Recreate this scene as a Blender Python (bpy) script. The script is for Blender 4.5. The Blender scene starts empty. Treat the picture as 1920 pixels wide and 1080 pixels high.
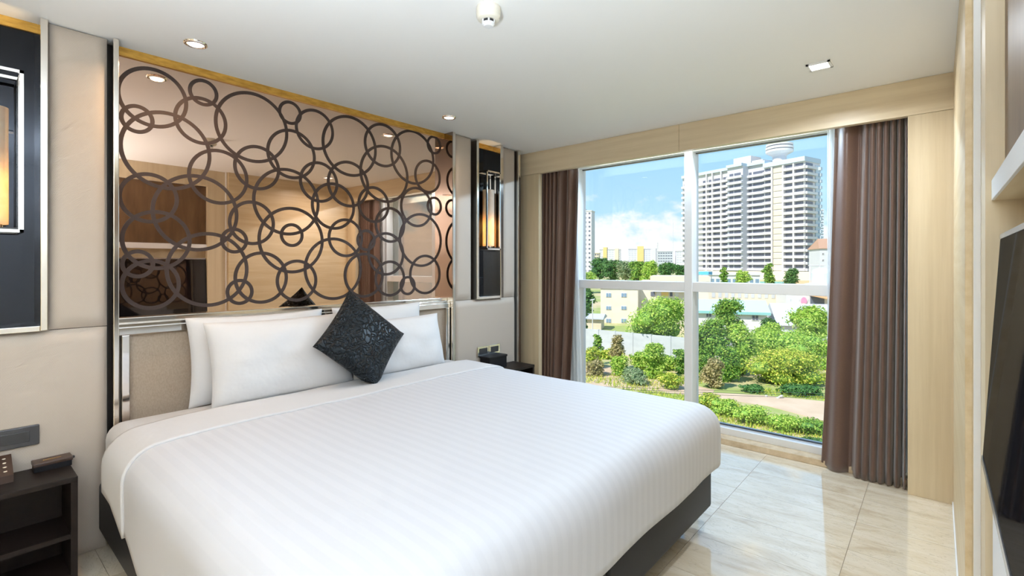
import bpy, bmesh, math, random
import numpy as np
from mathutils import Vector, Matrix, noise

# ------------------------------------------------------------------ camera
VP1, VP2, HZ, CX, ROOM_H = 1758.0, -110.0, 499.0, 960.0, 2.45
FPX = math.sqrt((VP1 - CX) * (CX - VP2))
TH = math.atan((VP1 - CX) / FPX)
EYE = ROOM_H * (948 - HZ) / (948 - 133)
scene = bpy.context.scene
COL = scene.collection
cam_d = bpy.data.cameras.new('camera')
cam = bpy.data.objects.new('camera', cam_d)
COL.objects.link(cam)
cam.location = (0, 0, EYE)
cam.rotation_euler = (math.pi / 2, 0, TH)
cam_d.sensor_width = 36
cam_d.lens = FPX / 1920 * 36
cam_d.shift_y = -(540 - HZ) / 1920
cam_d.clip_start = 0.02
cam_d.clip_end = 4000
scene.camera = cam

# ------------------------------------------------------------------ colour management
vs = scene.view_settings
vs.view_transform = 'Standard'
vs.look = 'None'
vs.exposure = 0.0
vs.gamma = 1.0
vs.use_curve_mapping = False
scene.cycles.max_bounces = 10
scene.cycles.diffuse_bounces = 5
scene.cycles.glossy_bounces = 6
scene.cycles.transparent_max_bounces = 16
scene.cycles.sample_clamp_indirect = 6.0
scene.cycles.caustics_reflective = False
scene.cycles.caustics_refractive = False

# ------------------------------------------------------------------ world: blue sky with cumulus
SKY_STRENGTH = 1.18
w = bpy.data.worlds.new('world')
scene.world = w
w.use_nodes = True
nt = w.node_tree
nt.nodes.clear()
def N(t, **kw):
    n = nt.nodes.new(t)
    for k, v in kw.items():
        setattr(n, k, v)
    return n
tc = N('ShaderNodeTexCoord')
sep = N('ShaderNodeSeparateXYZ')
nt.links.new(tc.outputs['Generated'], sep.inputs[0])
ramp = N('ShaderNodeValToRGB')
cr = ramp.color_ramp
cr.elements[0].position = 0.0
cr.elements[0].color = (0.66, 0.84, 0.97, 1)
cr.elements[1].position = 1.0
cr.elements[1].color = (0.13, 0.36, 0.80, 1)
e = cr.elements.new(0.10); e.color = (0.48, 0.76, 0.98, 1)
e = cr.elements.new(0.28); e.color = (0.32, 0.62, 0.97, 1)
nt.links.new(sep.outputs['Z'], ramp.inputs[0])
mp = N('ShaderNodeMapping')
mp.inputs['Scale'].default_value = (6.5, 6.5, 11.0)
mp.inputs['Location'].default_value = (0.7, 0.2, 0.35)
nt.links.new(tc.outputs['Generated'], mp.inputs[0])
nz = N('ShaderNodeTexNoise')
nz.inputs['Scale'].default_value = 1.5
nz.inputs['Detail'].default_value = 7
nz.inputs['Roughness'].default_value = 0.55
nt.links.new(mp.outputs[0], nz.inputs['Vector'])
# clouds are densest towards the horizon
band = N('ShaderNodeMapRange')
band.inputs['From Min'].default_value = 0.02
band.inputs['From Max'].default_value = 0.17
band.inputs['To Min'].default_value = 0.22
band.inputs['To Max'].default_value = -0.07
nt.links.new(sep.outputs['Z'], band.inputs['Value'])
addn = N('ShaderNodeMath', operation='ADD')
nt.links.new(nz.outputs['Fac'], addn.inputs[0])
nt.links.new(band.outputs[0], addn.inputs[1])
cm = N('ShaderNodeMapRange')
cm.interpolation_type = 'SMOOTHSTEP'
cm.inputs['From Min'].default_value = 0.52
cm.inputs['From Max'].default_value = 0.68
nt.links.new(addn.outputs[0], cm.inputs['Value'])
mix = N('ShaderNodeMix', data_type='RGBA')
nt.links.new(cm.outputs[0], mix.inputs['Factor'])
nt.links.new(ramp.outputs[0], mix.inputs['A'])
mix.inputs['B'].default_value = (0.95, 0.96, 0.98, 1)
bg = N('ShaderNodeBackground')
bg.inputs['Strength'].default_value = SKY_STRENGTH
nt.links.new(mix.outputs['Result'], bg.inputs['Color'])
wo = N('ShaderNodeOutputWorld')
nt.links.new(bg.outputs[0], wo.inputs[0])

# ------------------------------------------------------------------ sun (from behind the hotel, never into the room)
sd = bpy.data.lights.new('sun', 'SUN')
sd.energy = 6.8
sd.color = (1.0, 0.95, 0.86)
sd.angle = 0.01
sun = bpy.data.objects.new('sun', sd)
COL.objects.link(sun)
sun.rotation_euler = Vector((0.22, 0.72, -0.85)).to_track_quat('-Z', 'Y').to_euler()

# ------------------------------------------------------------------ projection helpers (pixel -> direction)
FW = Vector((-math.sin(TH), math.cos(TH), 0))
RT = Vector((math.cos(TH), math.sin(TH), 0))
def at(px, py, F):
    """world point seen at a pixel, F metres away along the view axis"""
    p = FW * F + RT * ((px - CX) / FPX * F)
    return Vector((p.x, p.y, EYE - (py - HZ) / FPX * F))
def ray_dir(px):
    d = FW + RT * ((px - CX) / FPX)
    return d.normalized()

# ------------------------------------------------------------------ material helpers
MATS = {}
class NB:
    def __init__(self, name):
        self.m = bpy.data.materials.new(name)
        self.m.use_nodes = True
        self.t = self.m.node_tree
        self.t.nodes.clear()
        self.out = self.t.nodes.new('ShaderNodeOutputMaterial')
    def n(self, t, ins=None, **kw):
        nd = self.t.nodes.new(t)
        for k, v in kw.items():
            setattr(nd, k, v)
        if ins:
            for k, v in ins.items():
                nd.inputs[k].default_value = v
        return nd
    def l(self, a, b):
        self.t.links.new(a, b)

def c4(c):
    return (c[0], c[1], c[2], 1.0)

def mat(name, base, rough=0.5, metal=0.0, var=None, scale=(5, 5, 5), detail=4, bump=0.0, bump_scale=None,
        spec=0.5, coat=0.0, sheen=0.0, ramp=(0.35, 0.65), bump_dist=0.01, trans=0.0):
    if name in MATS:
        return MATS[name]
    b = NB(name)
    p = b.n('ShaderNodeBsdfPrincipled')
    p.inputs['Base Color'].default_value = c4(base)
    p.inputs['Roughness'].default_value = rough
    p.inputs['Metallic'].default_value = metal
    p.inputs['Specular IOR Level'].default_value = spec
    p.inputs['Coat Weight'].default_value = coat
    p.inputs['Coat Roughness'].default_value = 0.05
    p.inputs['Sheen Weight'].default_value = sheen
    p.inputs['Transmission Weight'].default_value = trans
    geo = b.n('ShaderNodeNewGeometry')
    if var is not None:
        m = b.n('ShaderNodeMapping', {'Scale': scale})
        b.l(geo.outputs['Position'], m.inputs[0])
        nz = b.n('ShaderNodeTexNoise', {'Scale': 1.0, 'Detail': detail, 'Roughness': 0.6})
        b.l(m.outputs[0], nz.inputs['Vector'])
        r = b.n('ShaderNodeValToRGB')
        r.color_ramp.elements[0].position = ramp[0]
        r.color_ramp.elements[0].color = c4(base)
        r.color_ramp.elements[1].position = ramp[1]
        r.color_ramp.elements[1].color = c4(var)
        b.l(nz.outputs['Fac'], r.inputs[0])
        b.l(r.outputs[0], p.inputs['Base Color'])
    if bump > 0:
        m2 = b.n('ShaderNodeMapping', {'Scale': bump_scale or scale})
        b.l(geo.outputs['Position'], m2.inputs[0])
        n2 = b.n('ShaderNodeTexNoise', {'Scale': 1.0, 'Detail': 3})
        b.l(m2.outputs[0], n2.inputs['Vector'])
        bp = b.n('ShaderNodeBump', {'Strength': bump, 'Distance': bump_dist})
        b.l(n2.outputs['Fac'], bp.inputs['Height'])
        b.l(bp.outputs[0], p.inputs['Normal'])
    b.l(p.outputs[0], b.out.inputs[0])
    MATS[name] = b.m
    return b.m

def emis(name, col, s):
    b = NB(name)
    e = b.n('ShaderNodeEmission', {'Color': c4(col), 'Strength': s})
    b.l(e.outputs[0], b.out.inputs[0])
    MATS[name] = b.m
    return b.m

# ------------------------------------------------------------------ geometry helpers
WLOC = {}
def setp(o, label=None, cat=None, group=None, kind=None):
    if label: o['label'] = label
    if cat: o['category'] = cat
    if group: o['group'] = group
    if kind: o['kind'] = kind
    return o

def thing(name, loc, label=None, cat=None, group=None, kind=None, rz=0.0):
    o = bpy.data.objects.new(name, None)
    o.empty_display_size = 0.1
    COL.objects.link(o)
    o.location = loc
    o.rotation_euler = (0, 0, rz)
    WLOC[o.name] = Vector(loc)
    return setp(o, label, cat, group, kind)

def mk(name, verts, faces, m, parent=None, smooth=False, local=False, label=None, cat=None, group=None, kind=None):
    V = np.asarray(verts, dtype=float)
    lo, hi = V.min(0), V.max(0)
    org = Vector(((lo[0] + hi[0]) / 2, (lo[1] + hi[1]) / 2, lo[2]))
    me = bpy.data.meshes.new(name)
    me.from_pydata([tuple(v) for v in (V - np.array(org))], [], faces)
    if smooth:
        me.polygons.foreach_set('use_smooth', [True] * len(me.polygons))
    me.materials.append(MATS[m] if isinstance(m, str) else m)
    me.update()
    o = bpy.data.objects.new(name, me)
    COL.objects.link(o)
    if parent is not None:
        o.parent = parent
        o.location = org if local else org - WLOC[parent.name]
        WLOC[o.name] = org
    else:
        o.location = org
        WLOC[o.name] = org
    return setp(o, label, cat, group, kind)

def share(src, name, parent, loc):
    o = bpy.data.objects.new(name, src.data)
    COL.objects.link(o)
    o.parent = parent
    o.location = loc
    return o

BOXF = [(0, 3, 2, 1), (4, 5, 6, 7), (0, 1, 5, 4), (1, 2, 6, 5), (2, 3, 7, 6), (3, 0, 4, 7)]
def boxv(x0, x1, y0, y1, z0, z1):
    return [(x0, y0, z0), (x1, y0, z0), (x1, y1, z0), (x0, y1, z0), (x0, y0, z1), (x1, y0, z1), (x1, y1, z1), (x0, y1, z1)]

def boxes(name, bl, m, parent=None, bev=0.0, seg=2, **kw):
    """one mesh from boxes (x0,x1,y0,y1,z0,z1), optionally bevelled"""
    if bev > 0:
        bm = bmesh.new()
        for b in bl:
            vs_ = [bm.verts.new(v) for v in boxv(*b)]
            for f in BOXF:
                bm.faces.new([vs_[i] for i in f])
        bmesh.ops.recalc_face_normals(bm, faces=bm.faces[:])
        bmesh.ops.bevel(bm, geom=bm.edges[:], offset=bev, segments=seg, profile=0.5, affect='EDGES')
        bm.verts.index_update()
        V = [tuple(v.co) for v in bm.verts]
        Fc = [[v.index for v in f.verts] for f in bm.faces]
        bm.free()
        return mk(name, V, Fc, m, parent, smooth=kw.pop('smooth', False), **kw)
    V, Fc = [], []
    for b in bl:
        o = len(V)
        V += boxv(*b)
        Fc += [tuple(i + o for i in f) for f in BOXF]
    return mk(name, V, Fc, m, parent, **kw)

def box(name, b, m, parent=None, bev=0.0, **kw):
    return boxes(name, [b], m, parent, bev, **kw)

def lathe(prof, n=32, c=(0, 0, 0), axis='z', cap=True):
    V, Fc = [], []
    for r, h in prof:
        for i in range(n):
            a = 2 * math.pi * i / n
            V.append((c[0] + r * math.cos(a), c[1] + r * math.sin(a), c[2] + h))
    for k in range(len(prof) - 1):
        for i in range(n):
            j = (i + 1) % n
            Fc.append((k * n + i, k * n + j, (k + 1) * n + j, (k + 1) * n + i))
    if cap:
        Fc.append(tuple(range(n - 1, -1, -1)))
        Fc.append(tuple((len(prof) - 1) * n + i for i in range(n)))
    return V, Fc

def grid(nu, nv, fn):
    V = [fn(i / nu, j / nv) for j in range(nv + 1) for i in range(nu + 1)]
    Fc = [(j * (nu + 1) + i, j * (nu + 1) + i + 1, (j + 1) * (nu + 1) + i + 1, (j + 1) * (nu + 1) + i)
          for j in range(nv) for i in range(nu)]
    return V, Fc

def prism(poly, z0, z1):
    n = len(poly)
    V = [(x, y, z0) for x, y in poly] + [(x, y, z1) for x, y in poly]
    Fc = [tuple(range(n - 1, -1, -1)), tuple(range(n, 2 * n))] + [(i, (i + 1) % n, n + (i + 1) % n, n + i) for i in range(n)]
    return V, Fc

def bar(p, q, r, n=6):
    p, q = Vector(p), Vector(q)
    d = (q - p).normalized()
    a = d.orthogonal().normalized()
    b_ = d.cross(a)
    V = []
    for c in (p, q):
        for i in range(n):
            t = 2 * math.pi * i / n
            V.append(tuple(c + a * (r * math.cos(t)) + b_ * (r * math.sin(t))))
    Fc = [(i, (i + 1) % n, n + (i + 1) % n, n + i) for i in range(n)] + [tuple(range(n - 1, -1, -1)), tuple(range(n, 2 * n))]
    return V, Fc

def join(parts):
    V, Fc = [], []
    for v, f in parts:
        o = len(V)
        V += list(v)
        Fc += [tuple(i + o for i in q) for q in f]
    return V, Fc

# ------------------------------------------------------------------ materials
mat('white_paint', (0.87, 0.87, 0.87), 0.6)
mat('white_frame', (0.80, 0.81, 0.83), 0.35)
mat('dark_wall', (0.05, 0.04, 0.035), 0.6)
mat('chrome', (0.86, 0.83, 0.80), 0.06, 1.0)
mat('steel_trim', (0.80, 0.76, 0.70), 0.14, 1.0)
mat('gold', (0.72, 0.42, 0.09), 0.38, 0.75, var=(0.50, 0.27, 0.05), scale=(60, 14, 60))
mat('wood_v', (0.69, 0.575, 0.40), 0.38, var=(0.60, 0.485, 0.32), scale=(22, 22, 0.9), detail=6, bump=0.05, bump_scale=(160, 160, 3))
mat('wood_h', (0.75, 0.635, 0.46), 0.38, var=(0.66, 0.54, 0.375), scale=(1.1, 22, 24), detail=6, bump=0.05, bump_scale=(3, 160, 160))
mat('wood_hy', (0.70, 0.57, 0.38), 0.35, var=(0.60, 0.46, 0.27), scale=(22, 1.3, 26), detail=6, bump=0.05, bump_scale=(160, 4, 160))
mat('veneer_dark', (0.19, 0.115, 0.062), 0.4, var=(0.115, 0.066, 0.036), scale=(9, 9, 1.6), detail=6, spec=0.25)
mat('dark_wood', (0.008, 0.005, 0.004), 0.45, spec=0.2, var=(0.013, 0.008, 0.006), scale=(2, 30, 30))
mat('black_gloss', (0.006, 0.006, 0.008), 0.06)
def screen_material():
    b = NB('television_screen')
    d = b.n('ShaderNodeBsdfDiffuse', {'Color': (0.006, 0.006, 0.008, 1)})
    g_ = b.n('ShaderNodeBsdfGlossy', {'Roughness': 0.03})
    mx = b.n('ShaderNodeMixShader', {'Fac': 0.10}); b.l(d.outputs[0], mx.inputs[1]); b.l(g_.outputs[0], mx.inputs[2])
    b.l(mx.outputs[0], b.out.inputs[0])
    MATS['tv_screen'] = b.m
screen_material()
mat('black_plastic', (0.02, 0.02, 0.022), 0.35)
mat('curtain_brown', (0.095, 0.049, 0.033), 0.40, var=(0.115, 0.060, 0.041), scale=(180, 180, 180), sheen=0.4)
mat('linen', (0.565, 0.555, 0.56), 0.75, bump=0.25, bump_scale=(9, 9, 9), bump_dist=0.012)
mat('pillow_white', (0.62, 0.612, 0.618), 0.75, bump=0.35, bump_scale=(8, 8, 8), bump_dist=0.015)
mat('leather_black', (0.007, 0.007, 0.009), 0.5, spec=0.25, bump=0.15, bump_scale=(300, 300, 300), bump_dist=0.002)
mat('leather_brown', (0.038, 0.019, 0.012), 0.42, bump=0.2, bump_scale=(300, 300, 300), bump_dist=0.002)
mat('gold_print', (0.85, 0.55, 0.16), 0.3, 0.9)
mat('detector', (0.78, 0.74, 0.64), 0.5)
mat('stone_sill', (0.66, 0.53, 0.37), 0.25, var=(0.50, 0.38, 0.25), scale=(14, 14, 14), detail=6)
mat('ring_brown', (0.045, 0.030, 0.026), 0.6, spec=0.2)
mat('mirror_bronze', (0.72, 0.525, 0.405), 0.012, 1.0)
mat('mirror_grey', (0.03, 0.032, 0.037), 0.012, 1.0)
mat('headboard_fabric', (0.36, 0.28, 0.21), 0.6, var=(0.30, 0.23, 0.17), scale=(4, 160, 90), detail=2, bump=0.2, bump_scale=(4, 300, 300), bump_dist=0.002, sheen=0.3)

def fabric_material():
    b = NB('woven_fabric')
    p = b.n('ShaderNodeBsdfPrincipled', {'Roughness': 0.52})
    p.inputs['Sheen Weight'].default_value = 0.25
    geo = b.n('ShaderNodeNewGeometry')
    sp = b.n('ShaderNodeSeparateXYZ')
    b.l(geo.outputs['Position'], sp.inputs[0])
    def wave(o, f):
        mu = b.n('ShaderNodeMath', operation='MULTIPLY'); mu.inputs[1].default_value = f
        b.l(o, mu.inputs[0])
        s = b.n('ShaderNodeMath', operation='SINE'); b.l(mu.outputs[0], s.inputs[0])
        return s.outputs[0]
    a = wave(sp.outputs['Y'], 2 * math.pi / 0.0065)
    c = wave(sp.outputs['Z'], 2 * math.pi / 0.0065)
    mx = b.n('ShaderNodeMath', operation='MULTIPLY'); b.l(a, mx.inputs[0]); b.l(c, mx.inputs[1])
    mr = b.n('ShaderNodeMapRange', {'From Min': -1.0, 'From Max': 1.0}); b.l(mx.outputs[0], mr.inputs['Value'])
    mc = b.n('ShaderNodeMix', data_type='RGBA'); b.l(mr.outputs[0], mc.inputs['Factor'])
    mc.inputs['A'].default_value = (0.37, 0.31, 0.255, 1)
    mc.inputs['B'].default_value = (0.495, 0.425, 0.36, 1)
    b.l(mc.outputs['Result'], p.inputs['Base Color'])
    bp = b.n('ShaderNodeBump', {'Strength': 0.35, 'Distance': 0.0015}); b.l(mr.outputs[0], bp.inputs['Height'])
    b.l(bp.outputs[0], p.inputs['Normal'])
    b.l(p.outputs[0], b.out.inputs[0])
    MATS['fabric'] = b.m
fabric_material()

def duvet_material():
    b = NB('satin_stripe')
    p = b.n('ShaderNodeBsdfPrincipled')
    geo = b.n('ShaderNodeNewGeometry')
    sp = b.n('ShaderNodeSeparateXYZ'); b.l(geo.outputs['Position'], sp.inputs[0])
    mu = b.n('ShaderNodeMath', operation='MULTIPLY'); mu.inputs[1].default_value = 2 * math.pi / 0.05
    b.l(sp.outputs['Y'], mu.inputs[0])
    s = b.n('ShaderNodeMath', operation='SINE'); b.l(mu.outputs[0], s.inputs[0])
    mr = b.n('ShaderNodeMapRange', {'From Min': -0.25, 'From Max': 0.25}); mr.interpolation_type = 'SMOOTHSTEP'
    b.l(s.outputs[0], mr.inputs['Value'])
    mc = b.n('ShaderNodeMix', data_type='RGBA'); b.l(mr.outputs[0], mc.inputs['Factor'])
    mc.inputs['A'].default_value = (0.545, 0.541, 0.563, 1)
    mc.inputs['B'].default_value = (0.530, 0.526, 0.549, 1)
    b.l(mc.outputs['Result'], p.inputs['Base Color'])
    rr = b.n('ShaderNodeMapRange', {'To Min': 0.58, 'To Max': 0.68}); b.l(mr.outputs[0], rr.inputs['Value'])
    b.l(rr.outputs[0], p.inputs['Roughness'])
    nz = b.n('ShaderNodeTexNoise', {'Scale': 6.0, 'Detail': 3.0}); b.l(geo.outputs['Position'], nz.inputs['Vector'])
    bp = b.n('ShaderNodeBump', {'Strength': 0.2, 'Distance': 0.01}); b.l(nz.outputs['Fac'], bp.inputs['Height'])
    b.l(bp.outputs[0], p.inputs['Normal'])
    b.l(p.outputs[0], b.out.inputs[0])
    MATS['duvet'] = b.m
duvet_material()

def marble_material():
    b = NB('cream_marble')
    p = b.n('ShaderNodeBsdfPrincipled', {'Roughness': 0.06, 'IOR': 1.75, 'Coat Weight': 0.8, 'Coat Roughness': 0.03, 'Coat IOR': 1.6})
    geo = b.n('ShaderNodeNewGeometry')
    oi = b.n('ShaderNodeObjectInfo')
    m = b.n('ShaderNodeMapping', {'Scale': (1.6, 4.5, 1)})
    b.l(geo.outputs['Position'], m.inputs[0])
    off = b.n('ShaderNodeVectorMath', operation='ADD'); b.l(m.outputs[0], off.inputs[0])
    cb = b.n('ShaderNodeCombineXYZ'); 
    mu = b.n('ShaderNodeMath', operation='MULTIPLY'); mu.inputs[1].default_value = 20.0
    b.l(oi.outputs['Random'], mu.inputs[0]); b.l(mu.outputs[0], cb.inputs['Z'])
    b.l(cb.outputs[0], off.inputs[1])
    n1 = b.n('ShaderNodeTexNoise', {'Scale': 1.6, 'Detail': 8.0, 'Roughness': 0.65, 'Distortion': 0.8})
    b.l(off.outputs[0], n1.inputs['Vector'])
    r = b.n('ShaderNodeValToRGB'); el = r.color_ramp.elements
    el[0].position = 0.25; el[0].color = (0.50, 0.375, 0.235, 1)
    el[1].position = 0.75; el[1].color = (0.80, 0.72, 0.60, 1)
    q = el.new(0.48); q.color = (0.70, 0.60, 0.455, 1)
    b.l(n1.outputs['Fac'], r.inputs[0])
    n2 = b.n('ShaderNodeTexNoise', {'Scale': 5.0, 'Detail': 6.0, 'Distortion': 1.5})
    b.l(off.outputs[0], n2.inputs['Vector'])
    v = b.n('ShaderNodeMath', operation='SUBTRACT'); v.inputs[1].default_value = 0.5; b.l(n2.outputs['Fac'], v.inputs[0])
    av = b.n('ShaderNodeMath', operation='ABSOLUTE'); b.l(v.outputs[0], av.inputs[0])
    vm = b.n('ShaderNodeMapRange', {'From Min': 0.0, 'From Max': 0.018, 'To Min': 0.45, 'To Max': 0.0}); b.l(av.outputs[0], vm.inputs['Value'])
    mc = b.n('ShaderNodeMix', data_type='RGBA'); b.l(vm.outputs[0], mc.inputs['Factor']); b.l(r.outputs[0], mc.inputs['A'])
    mc.inputs['B'].default_value = (0.42, 0.35, 0.27, 1)
    b.l(mc.outputs['Result'], p.inputs['Base Color'])
    b.l(p.outputs[0], b.out.inputs[0])
    MATS['marble'] = b.m
marble_material()
mat('grout', (0.45, 0.37, 0.28), 0.6)

def glass_material(name, tint, refl):
    b = NB(name)
    t = b.n('ShaderNodeBsdfTransparent', {'Color': c4(tint)})
    g = b.n('ShaderNodeBsdfGlossy', {'Roughness': 0.0})
    f = b.n('ShaderNodeFresnel', {'IOR': 1.45})
    mu = b.n('ShaderNodeMath', operation='MULTIPLY'); mu.inputs[1].default_value = refl
    b.l(f.outputs[0], mu.inputs[0])
    mx = b.n('ShaderNodeMixShader'); b.l(mu.outputs[0], mx.inputs[0]); b.l(t.outputs[0], mx.inputs[1]); b.l(g.outputs[0], mx.inputs[2])
    b.l(mx.outputs[0], b.out.inputs[0])
    MATS[name] = b.m
glass_material('pane_glass', (0.97, 0.985, 0.985), 0.7)

def sheer_material():
    b = NB('sheer_voile')
    d = b.n('ShaderNodeBsdfDiffuse', {'Color': (0.9, 0.92, 0.94, 1)})
    tl = b.n('ShaderNodeBsdfTranslucent', {'Color': (0.9, 0.92, 0.94, 1)})
    tr = b.n('ShaderNodeBsdfTransparent')
    m1 = b.n('ShaderNodeMixShader', {'Fac': 0.5}); b.l(d.outputs[0], m1.inputs[1]); b.l(tl.outputs[0], m1.inputs[2])
    m2 = b.n('ShaderNodeMixShader', {'Fac': 0.22}); b.l(m1.outputs[0], m2.inputs[1]); b.l(tr.outputs[0], m2.inputs[2])
    b.l(m2.outputs[0], b.out.inputs[0])
    MATS['sheer'] = b.m
sheer_material()

def alabaster_material():
    b = NB('alabaster')
    geo = b.n('ShaderNodeNewGeometry')
    nz = b.n('ShaderNodeTexNoise', {'Scale': 14.0, 'Detail': 6.0, 'Distortion': 0.6}); b.l(geo.outputs['Position'], nz.inputs['Vector'])
    r = b.n('ShaderNodeValToRGB')
    r.color_ramp.elements[0].position = 0.3; r.color_ramp.elements[0].color = (0.92, 0.66, 0.36, 1)
    r.color_ramp.elements[1].position = 0.65; r.color_ramp.elements[1].color = (0.98, 0.86, 0.64, 1)
    b.l(nz.outputs['Fac'], r.inputs[0])
    d = b.n('ShaderNodeBsdfDiffuse'); d.inputs['Color'].default_value = (0.80, 0.74, 0.66, 1)
    tl = b.n('ShaderNodeBsdfTranslucent'); b.l(r.outputs[0], tl.inputs['Color'])
    mx = b.n('ShaderNodeMixShader', {'Fac': 0.55}); b.l(d.outputs[0], mx.inputs[1]); b.l(tl.outputs[0], mx.inputs[2])
    b.l(mx.outputs[0], b.out.inputs[0])
    MATS['alabaster'] = b.m
alabaster_material()

def crinkle_material():
    b = NB('crinkled_taffeta')
    p = b.n('ShaderNodeBsdfPrincipled', {'Base Color': (0.006, 0.010, 0.014, 1), 'Roughness': 0.42, 'Specular IOR Level': 0.28})
    p.inputs['Sheen Weight'].default_value = 0.0
    tc_ = b.n('ShaderNodeTexCoord')
    nz = b.n('ShaderNodeTexNoise', {'Scale': 9.0, 'Detail': 3.0}); b.l(tc_.outputs['Object'], nz.inputs['Vector'])
    ad = b.n('ShaderNodeMix', data_type='RGBA'); ad.inputs['Factor'].default_value = 0.16
    b.l(tc_.outputs['Object'], ad.inputs['A']); b.l(nz.outputs['Color'], ad.inputs['B'])
    v = b.n('ShaderNodeTexVoronoi', {'Scale': 34.0}); v.feature = 'DISTANCE_TO_EDGE'; b.l(ad.outputs['Result'], v.inputs['Vector'])
    mr = b.n('ShaderNodeMapRange', {'From Max': 0.2}); b.l(v.outputs['Distance'], mr.inputs['Value'])
    bp = b.n('ShaderNodeBump', {'Strength': 0.9, 'Distance': 0.012}); b.l(mr.outputs[0], bp.inputs['Height'])
    b.l(bp.outputs[0], p.inputs['Normal'])
    b.l(p.outputs[0], b.out.inputs[0])
    MATS['crinkle'] = b.m
crinkle_material()

# ================================================================== ROOM SHELL
XF, XM = -3.01, -3.11          # face of the padded panels, face of the mirror
YB = 3.74                      # face of the window wall
# floor: slab with single marble tiles
floor = box('floor', (-3.4, 1.4, -1.8, 4.3, -0.14, -0.006), 'grout', kind='structure')
TX, TY, GJ = 0.60, 0.335, 0.0009
tile_cache = {}
def tile(x0, x1, y0, y1):
    key = (round(x1 - x0, 3), round(y1 - y0, 3))
    lx, ly = (x0 + x1) / 2, (y0 + y1) / 2
    if key in tile_cache:
        o = share(tile_cache[key], 'tile', floor, Vector((lx, ly, -0.01)) - WLOC[floor.name])
    else:
        tile_cache[key] = box('tile', (x0, x1, y0, y1, -0.01, 0.0), 'marble', floor)
xs = [-0.325 + TX * k for k in range(-6, 4)]
ys = [2.823 + TY * k for k in range(-14, 5)]
for i in range(len(xs) - 1):
    for j in range(len(ys) - 1):
        a0, a1 = max(xs[i], -3.14) + GJ, min(xs[i + 1], 1.2) - GJ
        b0, b1 = max(ys[j], -1.7) + GJ, min(ys[j + 1], 3.9) - GJ
        if a1 - a0 > 0.02 and b1 - b0 > 0.02:
            tile(a0, a1, b0, b1)

box('ceiling', (-3.4, 1.4, -1.8, 4.3, ROOM_H, ROOM_H + 0.15), 'white_paint', kind='structure')
wall_back = box('wall_back', (-3.4, 1.4, -1.85, -1.7, 0, ROOM_H), 'wood_v', kind='structure')

# ---- wall behind the bed
wall_left = box('wall_left', (-3.35, -3.115, -1.75, 4.25, 0, ROOM_H), 'dark_wall', kind='structure')
ZS = 1.063
def puff(name, y0, y1, z0, z1, x1=XF, depth=0.028):
    nu, nv = max(6, int((y1 - y0) / 0.022)), max(8, int((z1 - z0) / 0.03))
    def prof(t, L):
        d = min(t, 1 - t) * L
        r = 0.05
        return math.sqrt(max(0.0, 1 - (1 - min(d, r) / r) ** 2))
    def fn(u, v):
        p = min(prof(u, y1 - y0), prof(v, z1 - z0))
        p = prof(u, y1 - y0) * prof(v, z1 - z0)
        return (x1 - depth + depth * p, y0 + (y1 - y0) * u, z0 + (z1 - z0) * v)
    V, Fc = grid(nu, nv, fn)
    b = boxv(-3.115, x1 - depth, y0, y1, z0, z1)
    o = len(V)
    V += b
    Fc += [tuple(i + o for i in f) for k, f in enumerate(BOXF) if k != 3]
    return mk(name, V, Fc, 'fabric', wall_left, smooth=False)
def smooth_front(o):
    n = len(o.data.polygons)
    o.data.polygons.foreach_set('use_smooth', [True] * (n - 5) + [False] * 5)
for (a, b_, z0, z1) in [(0.312, 0.523, ZS, 2.446), (-0.262, -0.05, ZS, 2.446), (-0.262, 0.523, 0.0, ZS - 0.003),
                        (2.768, 2.975, ZS, 2.446), (3.358, 3.547, ZS, 2.446), (2.768, 3.547, 0.0, ZS - 0.003),
                        (-0.80, -0.29, 0.0, 2.446), (-1.35, -0.81, 0.0, 2.446)]:
    smooth_front(puff('fabric_panel', a, b_, z0, z1))
for (a, b_, z0) in [(0.541, 0.563, 0), (2.736, 2.764, 0), (0.286, 0.311, ZS), (-0.047, -0.022, ZS), (3.013, 3.039, ZS), (3.316, 3.356, ZS), (3.568, 3.60, 0)]:
    box('chrome_trim', (-3.115, -3.0, a, b_, z0, 2.449), 'steel_trim', wall_left, bev=0.003)
for (a, b_) in [(-0.022, 0.286), (3.039, 3.316)]:
    box('chrome_trim', (-3.115, -3.0, a, b_, ZS - 0.002, 1.086), 'steel_trim', wall_left, bev=0.003)
# gold leaf cove strips
for k, (a, b_) in enumerate([(0.563, 2.736), (-0.022, 0.286), (3.039, 3.316)]):
    box('trim_%d' % (k + 1), (-3.116, -3.098, a, b_, 2.408, 2.452), 'gold', kind='structure')

# ---- window wall
wall_window = boxes('wall_window', [(-3.4, -2.95, 3.785, 4.2, 0, ROOM_H), (-0.10, 0.45, 3.785, 4.2, 0, ROOM_H),
                                    (-2.95, -0.10, 3.785, 4.2, 2.315, ROOM_H), (-2.95, -2.66, 3.98, 4.2, 0, 2.315),
                                    (-0.48, -0.10, 3.98, 4.2, 0, 2.315)], 'white_paint', kind='structure')
g = 0.0015
box('wood_panel', (-3.13, -2.892, YB, 3.79, 0, 2.238), 'wood_v', wall_window, bev=0.001)
box('wood_panel', (-0.134, 0.085, YB, 3.79, 0, 2.238), 'wood_v', wall_window, bev=0.001)
box('wood_panel', (-3.13, -1.519 - g, YB, 3.79, 2.240, 2.449), 'wood_h', wall_window, bev=0.001)
box('wood_panel', (-1.519 + g, 0.085, YB, 3.79, 2.240, 2.449), 'wood_h', wall_window, bev=0.001)
box('window_sill', (-2.95, -0.10, 3.87, 4.2, 0, 0.046), 'stone_sill', wall_window, bev=0.004)

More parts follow.
